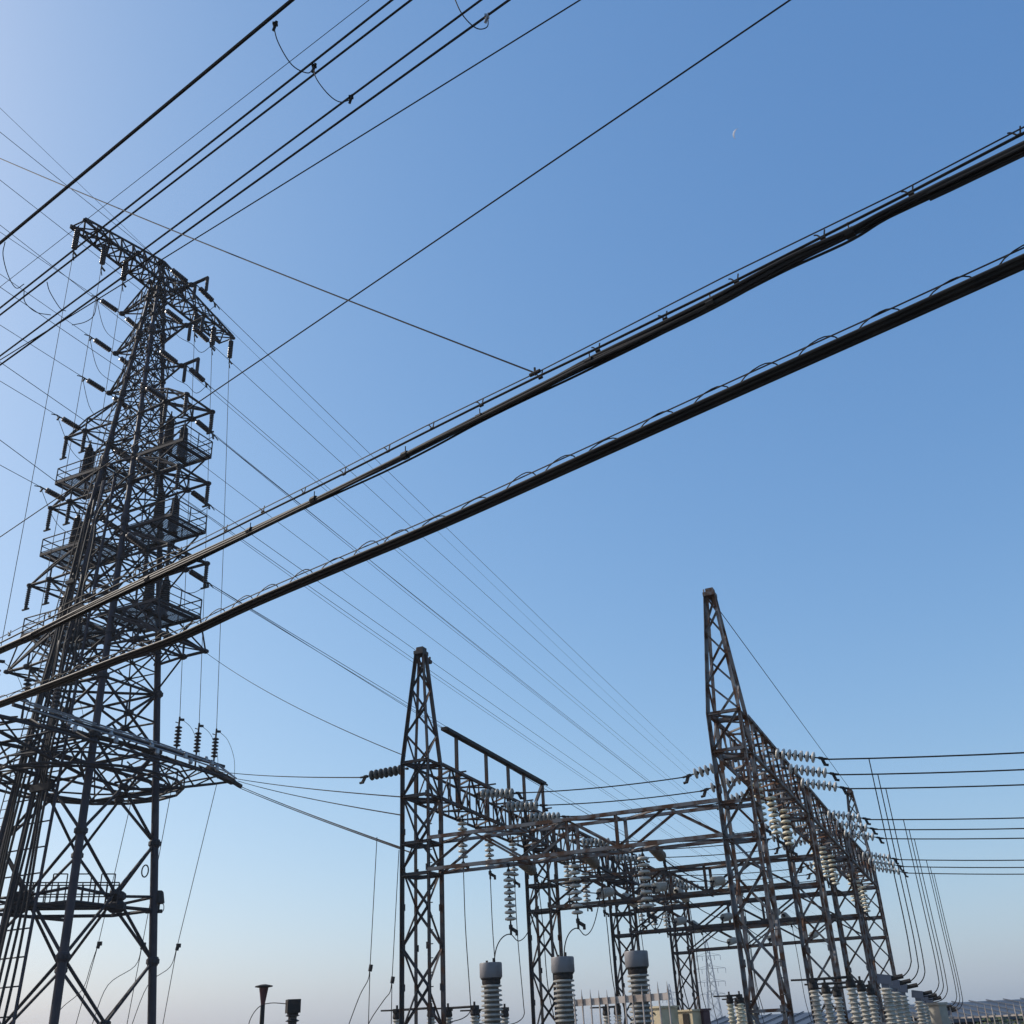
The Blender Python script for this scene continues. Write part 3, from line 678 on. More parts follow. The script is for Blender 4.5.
# platforms below them
for li, (zf, wd) in enumerate(((31.4, 1.1), (26.75, 1.25), (21.9, 1.5))):
    for s in (-1, 1):
        be = 4.8; h0 = hw(zf)
        b = MB()
        for a in (-1, 1):
            b.bar((s * h0 * 0.5, a * wd, zf), (s * be, a * wd, zf), 0.1, 0.16); b.tube((s * h0, a * h0, zf - 2.0), (s * be * 0.9, a * wd, zf - 0.1), 0.055); b.tube((s * h0, a * h0, zf - 2.0), (s * be * 0.55, a * wd, zf - 0.1), 0.045)
        for t in (0.15, 0.4, 0.65, 0.9, 1.0): b.bar((s * be * t, -wd, zf - 0.03), (s * be * t, wd, zf - 0.03), 0.09, 0.12)
        if li == 2:
            for a in (-1, 1):
                b.tube((s * be, a * wd, zf), (s * 5.3, a * 1.6, 19.95), 0.045); b.tube((s * be * 0.7, a * wd, zf), (s * 5.3, a * 1.6, 19.95), 0.045); b.tube((s * be * 0.5, a * wd, zf), (s * 5.3, a * 1.6, 19.95), 0.045); b.tube((s * be * 0.5, a * wd, zf), (s * 3.8, a * 1.6, 19.95), 0.045)
        pf = b.build('platform', 'lat', tower)
        b = MB(); n = 34
        for k in range(n):
            x = s * (0.35 + (be - 0.35) * (k + 0.5) / n); b.bar((x, -wd, zf + 0.06), (x, wd, zf + 0.06), 0.055, 0.03)
        b.build('grating', 'grate', pf)
        b = MB(); rt = zf + 0.98
        for zz in (rt, zf + 0.55, zf + 0.16):
            r = 0.035 if zz == rt else 0.025
            for a in (-1, 1): b.tube((s * h0, a * wd, zz), (s * be, a * wd, zz), r)
            b.tube((s * be, -wd, zz), (s * be, wd, zz), r)
        for x in (h0 + 0.2, (h0 + be) / 2, be):
            for a in (-1, 1): b.tube((s * x, a * wd, zf), (s * x, a * wd, rt), 0.035)
        b.tube((s * be, 0, zf), (s * be, 0, rt), 0.03)
        b.build('railing', 'lat', pf)
# lower crossarm with switch deck
b = MB()
for s in (-1, 1):
    for sg in (-1, 1):
        x = s * 2.0; root = Vector((x, sg * 2.1, 13.4)); tipb = Vector((x * 0.75, sg * 7.4, 14.75)); end = Vector((x, sg * 8.4, 15.0))
        b.tube((x, 0, 15.35), end, 0.1, 8); b.tube((x, 0, 13.3), root, 0.07); b.tube(root, tipb, 0.08); b.tube(tipb, end, 0.07)
        for t in (0.0, 0.33, 0.66):
            lo = root.lerp(tipb, t); up = Vector((x, sg * (2.1 + 5.3 * (t + 0.33)), 15.25)); b.tube(lo, up, 0.045); b.tube(root.lerp(tipb, t + 0.33), Vector((x, sg * (2.1 + 5.3 * t), 15.25)), 0.045)
        for t in (0.2, 0.45, 0.7, 0.95):
            y = sg * 8.2 * t; b.tube((-2, y, 15.25), (2, y, 15.25), 0.05); b.tube((-2, y, 15.25), (2, y - sg * 1.6, 15.25), 0.04)
        b.tube(root, (-x, sg * 2.1, 13.4), 0.06)
    for y in (-5.5, -3, 3, 5.5): b.tube((s * 2.0, y, 15.3), (s * 3.4, y * 1.05, 14.6), 0.05); 
    b.tube((s * 3.4, -5.8, 14.6), (s * 3.4, 5.8, 14.6), 0.07); b.tube((s * 3.4, -5.8, 14.6), (s * 2.0, -8.2, 15), 0.06); b.tube((s * 3.4, 5.8, 14.6), (s * 2.0, 8.2, 15), 0.06)
for y in (-0.9, 0.9): b.bar((2.45, y - 6, 15.55), (2.5, y + 6, 15.45), 0.12, 0.14)
b.build('lower_crossarm', 'lat', tower)
b = MB(); loc = []
for px, py in ((100, 803), (126, 803), (152, 800), (176, 797), (197, 793), (212, 787), (224, 780)):
    d_ = at_z(px, py, 13.3) - TC; loc.append(Vector((d_.dot(TV), d_.dot(TU), 13.3)))
rr_ = [math.hypot(v.x, v.y) for v in loc]
rmax = sum(rr_) / len(rr_)
rmax = min(max(rmax, 4.5), 6.5) * 0.95
ring = [Vector((rmax * math.cos(k * math.pi / 8), rmax * 1.08 * math.sin(k * math.pi / 8), 13.6)) for k in range(16)]
for k in range(16):
    p, q = ring[k], ring[(k + 1) % 16]; b.tube(p, q, 0.07); b.tube(p + Vector((0, 0, 0.5)), q + Vector((0, 0, 0.5)), 0.05); b.tube(p, p + Vector((0, 0, 0.5)), 0.04)
    b.tube(p * 0.86 + Vector((0, 0, 13.6 * 0.14)), q * 0.86 + Vector((0, 0, 13.6 * 0.14)), 0.06); b.tube(p, Vector((q.x * 0.86, q.y * 0.86, 13.6)), 0.045)
    if k % 2 == 0: b.tube(p, Vector((p.x * 0.42, p.y * 0.42, 13.45)), 0.06); b.tube(p + Vector((0, 0, 0.5)), Vector((p.x * 0.5, p.y * 0.5, 15.2)), 0.04)
b.build('ring_deck', 'lat', tower)
b = MB()   # bare conductors and switch blades lying along the deck
for dx, z in ((2.35, 15.75), (2.75, 15.5), (3.15, 15.15)):
    b.poly([(dx, -6.5, z + 0.15), (dx, -2, z + 0.05), (dx, 2, z), (dx, 6.2, z - 0.15), (2.2, 8.3, 15.1)], 0.04, 6)
    for y in (-4, -1.5, 1.2, 3.6, 5.6): b.lathe((dx, y, z - 0.28), [(0.08, 0), (0.11, 0.05), (0.11, 0.2), (0.06, 0.3)], 8)
b.build('deck_busbar', 'bright', tower)
b = MB(); b.tube((2.15, 6.0, 15.2), (2.0, 8.2, 14.95), 0.2, 10); b.tube((2.0, 8.0, 15.0), (2.0, 8.95, 14.8), 0.13, 8)
b.build('arm_end_fitting', 'fit', tower)
# catwalk
b = MB(); zc = 7.75; hc = hw(zc)
A_, B_ = Vector((-0.3, -hc * 1.0, zc)), Vector((hc, 0.3, zc)); cd = (B_ - A_).normalized(); cn = Vector((-cd.y, cd.x, 0))
for o_ in (-0.4, 0.4): b.bar(A_ + cn * o_, B_ + cn * o_, 0.1, 0.16)
for k in range(9):
    p = A_.lerp(B_, k / 8); b.bar(p - cn * 0.45, p + cn * 0.45, 0.3, 0.06)
for p0, q0 in ((legp(0, zc), A_), (legp(1, zc), A_), (legp(1, zc), B_), (legp(2, zc), B_), (legp(3, zc), (-hc, 0, zc)), (legp(0, zc), (-hc, 0, zc)), ((-hc, 0, zc), (0, hc, zc)), (B_, (0, hc, zc)), (legp(2, zc), (0, hc, zc))):
    b.tube(p0, q0, 0.085); b.tube(Vector(p0) + Vector((0, 0, 0.6)), Vector(q0) + Vector((0, 0, 0.45)), 0.07)
for p in (A_, B_): gus(b, p, 0.42); gus(b, p + Vector((0, 0, 0.45)), 0.36)
cw = b.build('catwalk', 'lat', tower)
b = MB()
for o_ in (-0.45, 0.45):
    for z in (0.5, 1.0): b.tube(A_ + cn * o_ + Vector((0, 0, z)), B_ + cn * o_ + Vector((0, 0, z)), 0.03)
    for k in range(9): p = A_.lerp(B_, k / 8) + cn * o_; b.tube(p, p + Vector((0, 0, 1.0)), 0.03)
for k in (0.3, 0.55, 0.8):
    p = A_.lerp(B_, k) + cn * 0.45; b.tube(p, p + Vector((0, 0, 1.5)), 0.03); b.tube(p + cd * 0.6, p + cd * 0.6 + Vector((0, 0, 1.5)), 0.03); b.tube(p + Vector((0, 0, 1.5)), p + cd * 0.6 + Vector((0, 0, 1.5)), 0.03)
b.build('railing', 'lat', cw)
# cable ladders on the left face (a = -h) with black power cables
def cl(bf, z, off=0.45): h = hw(z); return Vector((bf * h, -h - off, z))
for c0, c1 in ((-0.66, -0.2), (-0.12, 0.5)):
    b = MB()
    zs = list(range(0, 31, 2))
    for f in (c0, c1): b.poly([cl(f, z) for z in zs], 0.075, 6)
    z = 1.0
    while z < 30: b.tube(cl(c0, z), cl(c1, z), 0.035); z += 1.15
    b.build('cable_ladder', 'tube', tower)
for z in (2.6, 12.9, 22):
    b = MB(); b.bar(cl(-0.1, z, 0.7), cl(0.42, z, 0.7), 0.22, 0.3); b.build('cable_clamp', 'fit', tower)
    b = MB(); b.bar(cl(-0.64, z + 1.8, 0.7), cl(-0.26, z + 1.8, 0.7), 0.2, 0.2); b.build('cable_clamp', 'fit', tower)
for k, f in enumerate((-0.6, -0.5, -0.4, -0.3, -0.06, 0.04, 0.14, 0.24, 0.36)):
    top = 31.0 - (k % 3) * 4.7; s = -1 if k < 5 else 1
    pts = [cl(f, z, 0.62 + 0.1 * math.sin(z * 0.5 + k)) for z in [0, 1.5, 3, 5, 7, 9, 11, 13, 15, 17, 19, 20.5]]
    z = 22
    while z < top - 1.2: pts.append(cl(f, z, 0.62)); z += 2
    pts += [Vector((s * hw(top) * 1.2, -1.2, top - 0.8)), Vector((s * 2.9, -0.5, top - 0.5)), Vector((s * 3.1, -0.45, top + 0.2))]
    b = MB(); b.poly(smoothpts(pts, 4), 0.06, 7); b.build('power_cable', 'cable', tower, smooth=True)
# climbing ladder
b = MB()
for dx in (-0.2, 0.2): b.poly([Vector((-hw(z) + dx, -hw(z) - 0.3, z)) for z in range(0, 45, 4)], 0.03, 5)
z = 0.3
while z < 43: b.tube((-hw(z) - 0.2, -hw(z) - 0.3, z), (-hw(z) + 0.2, -hw(z) - 0.3, z), 0.02, 4); z += 0.4
b.build('climbing_ladder', 'lat', tower)

# cable terminations standing on the platforms, posts hanging from arm corners
def term_proto():
    e = empty('cable_termination', None, 'termination')
    b = MB(); prof = []
    for k in range(14):
        z = 0.35 + k * 0.125; r = 0.24 - 0.007 * k; prof += [(r, z), (r + 0.07, z + 0.04), (r + 0.07, z + 0.06), (r, z + 0.1)]
    prof.append((0.13, 2.15)); b.lathe((0, 0, 0), prof, 12); b.build('porcelain', 'porcb', e, smooth=True)
    b = MB(); b.lathe((0, 0, 0), [(0.3, 0), (0.3, 0.1), (0.22, 0.14), (0.22, 0.35)], 12); b.build('base', 'fit', e)
    b = MB(); b.lathe((0, 0, 0), [(0.12, 2.15), (0.1, 2.3), (0.04, 2.32), (0.04, 2.6)], 10); b.build('top_stud', 'fit', e)
    reg(e); return e
def rod_proto():
    e = empty('rod_insulator', None, 'insulator'); b = MB(); prof = [(0.06, 0)]
    for k in range(9): z = -0.05 - k * 0.12; prof += [(0.075, z), (0.12, z - 0.035), (0.12, z - 0.055), (0.075, z - 0.1)]
    b.lathe((0, 0, 0), prof, 10); b.build('sheds', 'porcb', e, smooth=True); b = MB(); b.lathe((0, 0, -1.3), [(0.06, -0.08), (0.09, 0), (0.09, 0.16)], 8); b.bar((-0.25, 0, -1.36), (0.25, 0, -1.36), 0.08); b.build('clamp', 'fit', e); reg(e); return e
TP = None; RP = None
LVN = ['upper', 'middle', 'lower']
for li, zf in enumerate((31.47, 26.82, 21.97)):
    for s in (-1, 1):
        side = 'right' if s > 0 else 'left'
        for a, wd_ in ((-0.55, 'nearer'), (0.55, 'farther')):
            e = TP = term_proto() if TP is None else TP
            if 'label' in e: e = copy_tree(TP)
            e.location = TW(s * 3.1, a, zf); e.rotation_euler = (0, 0, -T_PHI)
            tag(e, f'{wd_} dark cone cable termination standing on the {LVN[li]} {side} platform of the tube tower', 'termination', 'cable terminations on the tower platforms')
        z, wd, be = LV4[li]
        for x, a, nm in ((be, wd, 'outer far corner'), (be, -wd, 'outer near corner'), (be - 1.5, -wd, 'inner near corner')):
            if RP is None: e = RP = rod_proto()
            else: e = copy_tree(RP)
            e.location = TW(s * x, a, z - 0.05); e.rotation_euler = (0, 0, -T_PHI)
            tag(e, f'dark rod insulator hanging from the {nm} of the {LVN[li]} framed {side} arm', 'insulator', 'rod insulators under the framed arms')

# dead-end strings and conductors of the tower
def tstring_proto(n):
    e = empty('tension_string', None, 'insulator'); b = MB(); prof = []
    for k in range(n):
        z = -0.35 - k * 0.14; prof += [(0.07, z), (0.165, z - 0.035), (0.165, z - 0.075), (0.07, z - 0.12)]
    b.lathe((0, 0, 0), prof, 10); b.build('discs', 'porcb', e, smooth=True)
    b = MB(); b.tube((0, 0, 0), (0, 0, -0.35), 0.035); z = -0.35 - n * 0.14; b.tube((0, 0, z), (0, 0, z - 0.45), 0.04); b.bar((0, 0, z - 0.2), (0.28, 0, z - 0.32), 0.08); b.tube((0, 0, z - 0.4), (0.12, 0, z - 0.75), 0.03); b.build('clamp', 'fit', e)
    reg(e); return e
TS = {}
def tput(n, p, d, label, group):
    if n not in TS: e = TS[n] = tstring_proto(n)
    else: e = copy_tree(TS[n])
    d = Vector(d).normalized(); e.location = p; z = -d; ref = Vector((0, 0, -1)) if abs(d.z) < 0.9 else TU
    x = (ref - z * ref.dot(z)).normalized(); y = z.cross(x)
    e.rotation_euler = Matrix((x, y, z)).transposed().to_euler(); tag(e, label, 'insulator', group)
    return Vector(p) + d * (0.35 + n * 0.14 + 0.4)
OUT_AZ = R(21.0); OD = Vector((math.sin(OUT_AZ), math.cos(OUT_AZ), -0.045)); OD0 = Vector((OD.x, OD.y, 0))
INP = {(0, -1): (0, 232), (1, -1): (0, 274), (2, -1): (0, 325), (3, -1): (0, 381), (4, -1): (0, 465), (5, -1): (0, 559),
       (0, 1): (0, 132), (1, 1): (0, 180), (2, 1): (0, 225), (3, 1): (0, 287), (4, 1): (0, 362), (5, 1): (0, 440)}
LN = ['topmost', 'second', 'third', 'fourth', 'fifth', 'lowest']
for lv in range(6):
    for s in (-1, 1):
        side = 'right' if s > 0 else 'left'
        if lv < 3: t = TIP[lv, s]; po = TW(t.x, 0.1, t.z - 0.05); pi = TW(t.x, -0.1, t.z - 0.05)
        else:
            z, wd, be = LV4[lv - 3]; po = TW(s * (be - 1.4), wd, z); pi = TW(s * (be - 1.4), -wd, z)
        if s > 0 and lv < 3: po = po + TV * 0.3
        # outgoing
        if (lv, s) == (5, -1): continue
        e0 = tput(9, po, OD, f'dark tension string on the {LN[lv]} {side} arm of the tube tower, pulling away', 'outgoing tension strings of the tower')
        Lg = 330; far = e0 + OD0 * Lg + Vector((0, 0, -6 + (2 if s > 0 else 0)))
        sl0 = 0.038; sag = (sl0 - 6 / Lg) * Lg / 4
        pts = sagged(e0, far, sag, 40)
        wire('power_line', f'conductor running away from the {LN[lv]} {side} arm of the tube tower', pts, 0.022 if lv != 3 else 0.025, 'wire', 'conductors leaving the tower', n=4)
        if lv in (3, 5): wire('power_line', f'lower twin conductor running away from the {LN[lv]} {side} arm of the tube tower', [p - Vector((0, 0, 0.35 * min(1, i / 3))) for i, p in enumerate(pts)], 0.02, 'wire', 'conductors leaving the tower', n=4)
        # incoming
        q = on_plane(*INP[lv, s], pi, TV)
        d = (q - pi).normalized()
        e1 = tput(9, pi, d, f'dark tension string on the {LN[lv]} {side} arm of the tube tower, facing the camera side', 'incoming tension strings of the tower')
        wire('power_line', f'conductor arriving at the {LN[lv]} {side} arm of the tube tower from the upper left', [e1, q, q + d * 25], 0.02, 'wire', 'conductors arriving at the tower', n=4)
        # jumper under the arm
        mid = (e0 + e1) / 2 - Vector((0, 0, 1.5)) + TV * (0.5 * s)
        wire('jumper_wire', f'slack jumper loop under the {LN[lv]} {side} arm of the tube tower', smoothpts([e1, e1.lerp(mid, 0.5) - Vector((0, 0, 0.6)), mid, e0.lerp(mid, 0.5) - Vector((0, 0, 0.6)), e0], 5), 0.02, 'wire', 'jumper loops on the tower', n=4)
# earth wire over the peak
pk = TW(0, 0, 46.65)
wire('earth_wire', 'thin earth wire running away from the peak of the tube tower', sagged(pk, pk + OD0 * 330 + Vector((0, 0, -6)), 2.2, 40), 0.014, 'wire', None, n=4)
q = on_plane(0, 108, pk, TV); wire('earth_wire', 'thin earth wire arriving at the peak of the tube tower from the upper left', [pk, q, q + (q - pk).normalized() * 20], 0.014, 'wire', None, n=4)

# strings hanging from the top crossarm, droppers and standing insulators
def stand_proto():
    e = empty('standing_insulator', None, 'insulator'); b = MB(); prof = []
    b.tube((0, 0, 0), (0, 0, 0.75), 0.05); b.build('stem', 'fit', e); b = MB()
    for k in range(6): z = 0.75 + k * 0.19; prof += [(0.07, z), (0.19, z + 0.05), (0.19, z + 0.08), (0.07, z + 0.15)]
    b.lathe((0, 0, 0), prof, 10); b.build('discs', 'porcb', e, smooth=True)
    b = MB(); b.tube((0, 0, 1.85), (0, 0, 2.35), 0.05); b.bar((0, 0, 2.2), (0, 0.3, 2.25), 0.12); b.tube((0, 0, 2.0), (-0.25, 0, 2.1), 0.03); b.build('clamp', 'fit', e); reg(e); return e
SPR = None
for sgn, side in ((-1, 'near'), (1, 'far')):
    for k, a in enumerate((6.3, 4.6, 2.95)):
        hp = tput(10, TW(0.58 if sgn > 0 else -0.1 if k == 0 else 0.3, sgn * a, zb), (0, 0, -1), f'{ORD[k]} dark string hanging from the {side} end of the topmost crossarm', 'strings under the topmost crossarm')
        ys = {1: (6.7, 5.3, 3.8), -1: (-7.6, -5.9, -4.2)}[sgn][k]
        if SPR is None: e = SPR = stand_proto()
        else: e = copy_tree(SPR)
        sp_ = TW(1.9, ys, 15.25); e.location = sp_; e.rotation_euler = (0, 0, -T_PHI)
        tag(e, f'{ORD[k]} insulator standing on the {side} end of the lower crossarm', 'insulator', 'insulators standing on the lower crossarm')
        tp_ = sp_ + Vector((0, 0, 2.35))
        wire('dropper_wire', f'{ORD[k]} long thin wire dropping from the {side} end of the topmost crossarm', [hp, hp.lerp(tp_, 0.5) + TV * 0.05, tp_], 0.017, 'wire', 'long droppers beside the tower', n=4)
        j0 = sp_ + Vector((0, 0, 2.25)) + TU * 0.2
        wire('jumper_wire', f'{ORD[k]} arched jumper beside the insulators on the {side} end of the lower crossarm', smoothpts([j0, j0 + TU * 0.8 - Vector((0, 0, 0.35)), j0 + TU * 1.45 - Vector((0, 0, 1.3)), j0 + TU * 1.6 - Vector((0, 0, 2.6))], 5), 0.016, 'wire', 'arched jumpers on the lower crossarm', n=4)
# wires from the lower crossarm to the left gantry
endp = TW(2.0, 8.9, 14.8)
for k, (px, py, v_, u_, z_) in enumerate([(240, 788, -0.4, -0.4, 6.12), (241, 789, -0.4, 0.4, 6.06)]):
    wire('power_line', f'{["nearer","farther"][k]} taut wire from the lower crossarm end down to the peaked left column', sagged(endp - Vector((0, 0, 0.1 * k)), SW(v_, u_, z_), 0.06), 0.02, 'wire', 'wires between tower and left gantry')
wire('power_line', 'thin level wire from the lower crossarm to the disc string left of the peaked column', sagged(on_plane(215, 771, endp, TV), tip_left, 0.1), 0.017, 'wire', 'wires between tower and left gantry')
wire('power_line', 'thin wire from the lower crossarm meeting the peaked column below its collar', sagged(on_plane(222, 776, endp, TV), SW(-0.42, -0.4, 7.42), 0.1), 0.017, 'wire', 'wires between tower and left gantry')
wire('power_line', 'lowest thin wire from the lower crossarm meeting the peaked column', sagged(on_plane(238, 781, endp, TV), SW(-0.42, -0.4, 6.95), 0.1), 0.017, 'wire', 'wires between tower and left gantry')
p7 = TW(5.3, 1.6, 19.9)
wire('power_line', 'thin wire from the lowest framed right arm curving down to the peaked left column', sagged(p7, SW(-0.5, 0.0, 8.6), 0.3), 0.013, 'wire', 'wires between tower and left gantry')

# floodlight and coil on the tower's right leg
p = TW(2.72, 2.56 + 0.1, 7.75)
e = empty('floodlight', 'dark floodlight on a short bracket at the right leg of the tube tower', 'floodlight', p, -T_PHI)
b = MB(); b.bar((-0.3, -0.3, -0.05), (0.35, 0.1, -0.05), 0.12, 0.16); b.build('bracket', 'fit', e)
b = MB(); b.tube((0.2, 0, 0), (0.2, 0, 0.35), 0.05); b.poly(smoothpts([(0.3, 0, 0.35), (0.5, 0, 0.2), (0.5, 0, -0.05), (0.3, 0, -0.1)], 4), 0.02); b.build('arm', 'fit', e)
b = MB(); b.lathe((0.15, 0, 0.3), [(0.28, 0), (0.28, 0.06), (0.22, 0.5), (0.16, 0.58), (0.05, 0.6)], 8, axis=(-0.08, 0, 1)); b.build('lamp_head', 'fit', e)
p = TW(2.35, 2.35, 11.0); 
b = MB(); pts = [Vector((0.16 * math.cos(t * math.pi / 8), 0, 0.28 * math.sin(t * math.pi / 8))) for t in range(17)]
b.poly(pts, 0.035, 5); o = b.build('wire_coil', 'fit', None, at_d(145, 871, 55)); tag(o, 'coil of spare wire hanging beside the right leg of the tube tower', 'coil')

# fine wires with clamps in front of the tower and the left column
FW = [((138, 772), (98, 945), (66, 1060), (82, 990), (60, 1010), 'left'), ((174, 776), (142, 946), (122, 1050), (108, 985), (93, 1022), 'middle'), ((217, 783), (177, 947), (160, 1040), (148, 985), (130, 1030), 'right')]
for (a, k, d, s1, s2, nm) in FW:
    D = 57
    wire('guy_wire', f'fine slanted wire with a clamp, {nm}most of three below the lower crossarm'.replace('middlemost', 'middle'), [at_d(*a, D), at_d(*k, D), at_d(*d, D)], 0.018, 'wire', 'fine wires below the lower crossarm', n=4)
    wire('jumper_wire', f'slack tail curving left from the clamp of the {nm} fine wire under the lower crossarm', smoothpts([at_d(*k, D), at_d(k[0] - 7, k[1] + 20, D), at_d(*s1, D), at_d(*s2, D), at_d(s2[0] - 8, s2[1] + 22, D)], 5), 0.018, 'wire', 'slack tails under the lower crossarm', n=4)
    b = MB(); b.tube((0, 0, -0.16), (0.06, 0, 0.14), 0.09, 8); b.box((0.07, 0, 0.06), 0.2, 0.14, 0.18); o = b.build('wire_clamp', 'fit', None, at_d(*k, D)); tag(o, f'small dark clamp on the {nm} fine wire below the lower crossarm', 'clamp', 'clamps on the fine wires')
FW = [((377, 837), (370, 968), (368, 1040), (360, 995), (349, 1024), 'left'), ((399, 850), (392, 980), (391, 1040), (384, 1000), (370, 1021), 'right')]
for (a, k, d, s1, s2, nm) in FW:
    D = 29
    wire('dropper_wire', f'{nm} fine vertical wire beside the peaked left column', [at_d(*a, D), at_d(*k, D), at_d(*d, D)], 0.01, 'wire', 'fine vertical wires by the left column', n=4)
    wire('jumper_wire', f'slack tail curving from the clamp of the {nm} fine vertical wire beside the left column', smoothpts([at_d(*k, D), at_d(k[0] - 2, k[1] + 12, D), at_d(*s1, D), at_d(*s2, D), at_d(s2[0] - 6, s2[1] + 18, D)], 5), 0.011, 'wire', 'slack tails by the left column', n=4)
    b = MB(); b.tube((0, 0, -0.08), (0.03, 0, 0.08), 0.05, 8); b.box((0.03, 0, 0.03), 0.07, 0.07, 0.09); o = b.build('wire_clamp', 'fit', None, at_d(*k, D)); tag(o, f'small dark clamp on the {nm} fine vertical wire by the left column', 'clamp', 'clamps on the fine wires')

# ------------------------------------------------------------------ roadside overhead wires
OV = [((292, 0), (0, 243), 0.021, 'thickest overhead wire cutting the upper left corner'), ((369, 0), (0, 287), 0.004, 'hair thin overhead wire right of the thickest one'),
      ((392, 0), (0, 308), 0.0135, 'first of two paired overhead wires crossing above the tower'), ((411, 0), (0, 315), 0.0135, 'second of two paired overhead wires crossing above the tower'),
      ((481, 0), (0, 356), 0.0135, 'overhead wire carrying the clamp at the end of a long loop'), ((509, 0), (0, 365), 0.0145, 'overhead wire with a bright clamp near the top edge'),
      ((580, 0), (0, 360), 0.0085, 'thin overhead wire meeting the tower top line of sight'), ((790, 0), (0, 537), 0.0105, 'lone overhead wire crossing the middle of the sky')]
ovp = {}
for k, (p, q, r, lab) in enumerate(OV):
    P, Q = at_z(*p, 11.0), at_z(*q, 11.0); d = (P - Q).normalized(); A, B = Q - d * 16, P + d * 14
    pts = [A.lerp(B, i / 30) for i in range(31)]
    wire('overhead_wire', lab, pts, r, 'wire', 'overhead street wires', 'cable', n=6); ovp[k] = (P, Q)
def ovpt(k, px, py):
    P, Q = ovp[k]; best = None
    return at_z(px, py, 11.0)
J1 = [ovpt(0, 273, 22), at_z(278, 42, 10.8), at_z(292, 65, 10.55), at_z(308, 73, 10.6), ovpt(3, 314, 66)]
wire('jumper_wire', 'slack loop hanging from the thickest overhead wire to its neighbour', smoothpts(J1, 6), 0.006, 'wire', None, 'cable')
J2 = [ovpt(3, 314, 66), at_z(316, 78, 10.75), at_z(328, 94, 10.55), at_z(340, 102, 10.7), ovpt(5, 352, 99)]
wire('jumper_wire', 'second slack loop ending at a clamp on the lower overhead wire', smoothpts(J2, 6), 0.006, 'wire', None, 'cable')
J3 = [at_z(452, -8, 10.9), at_z(462, 14, 10.7), at_z(476, 28, 10.6), at_z(487, 27, 10.7), ovpt(5, 488, 17)]
wire('jumper_wire', 'slack loop at the top edge ending at the bright clamp', smoothpts(J3, 6), 0.006, 'wire', None, 'cable')
for (px, py, m, lab) in ((275, 26, 'cable', 'dark clamp on the thickest overhead wire'), (314, 68, 'cable', 'small dark clamp joining the two slack loops'), (351, 99, 'cable', 'dark clamp at the lower end of the slack loop'), (487, 18, 'bright', 'bright metal clamp on the overhead wire at the top edge')):
    b = MB(); b.tube((-0.02, 0.02, -0.045), (0.02, -0.02, 0.045), 0.016, 8); b.box((0, 0, 0.03), 0.05, 0.04, 0.03); o = b.build('wire_clamp', m, None, at_z(px, py, 10.97)); tag(o, lab, 'clamp', 'clamps on the overhead wires')
# jumper loops low on the left, under the same wires
for k, pl in enumerate([[(5, 242), (3, 255), (8, 275), (16, 288), (24, 284)], [(24, 290), (25, 302), (36, 312), (51, 315)], [(61, 268), (48, 262), (60, 300), (80, 270)][:0] or [(47, 282), (50, 292), (60, 308), (66, 311)], [(72, 325), (85, 322), (94, 315), (97, 300)]]):
    wire('jumper_wire', f'{ORD[k]} small slack loop under the overhead wires at the left edge', smoothpts([at_z(x, y, 10.9) for x, y in pl], 6), 0.006, 'wire', 'small loops at the left edge', 'cable')
# diagonal service wire
# ------------------------------------------------------------------ telecom cable bundles
CA, CB = at_z(1024, 141, 6.2), at_z(0, 645, 6.2)
cd = (CA - CB); cd.z = 0; cd.normalize(); cn = Vector((-cd.y, cd.x, 0))
def cab(px, py): return on_plane(px, py, CA, cn)
def ext(pts, l0=6.0, l1=9.0):
    return [pts[0] + (pts[0] - pts[1]).normalized() * l0] + pts + [pts[-1] + (pts[-1] - pts[-2]).normalized() * l1]
def along(pts, t):
    ls = [(pts[i + 1] - pts[i]).length for i in range(len(pts) - 1)]; s = t * sum(ls)
    for i, l in enumerate(ls):
        if s <= l: return pts[i].lerp(pts[i + 1], s / l)
        s -= l
    return pts[-1]
up = empty('cable_bundle', 'upper sagging black telecom cable bundle hung from two messenger wires', 'cable', CA)
def part(name, pts, r, parent, n=8, m='cable'):
    b = MB(); b.poly([p - parent.location for p in pts], r, n); return b.build(name, m, parent, smooth=True)
main = ext([cab(*p) for p in [(1024, 146), (950, 182), (885, 214), (850, 233), (790, 261), (724, 297), (660, 329), (590, 362), (545, 385), (480, 418), (440, 438), (380, 468), (314, 500), (250, 531), (180, 564), (100, 602), (25, 639), (0, 650)]])
main = smoothpts(main, 5)
L_ = len(main)
for k, (r, o1, o2) in enumerate(((0.023, 0, 0), (0.018, 0.022, 0.014), (0.016, -0.022, -0.014), (0.012, 0.012, -0.023))):
    part('cable', [p + cn * (o1 * math.cos(i * 0.09 + k)) + Vector((0, 0, o2 + 0.012 * math.sin(i * 0.16 + k * 2))) for i, p in enumerate(main)], r, up)
part('loose_cable', [p + Vector((0, 0, -0.034 - 0.012 * math.sin(i * 0.35))) + cn * 0.02 for i, p in enumerate(main)], 0.0095, up, 6)
part('messenger_wire', ext([cab(*p) for p in [(1024, 127), (905, 189), (724, 277), (540, 371), (424, 427), (340, 470), (200, 540), (150, 563), (70, 602), (0, 638)]]), 0.0055, up, 5)
msg2 = ext([cab(*p) for p in [(1024, 133), (905, 195), (820, 238), (735, 281), (661, 317), (600, 347), (535, 378), (480, 405), (424, 433), (345, 473), (303, 494), (260, 515), (220, 535), (150, 569), (70, 608), (0, 643)]])
part('support_wire', msg2, 0.010, up, 6)
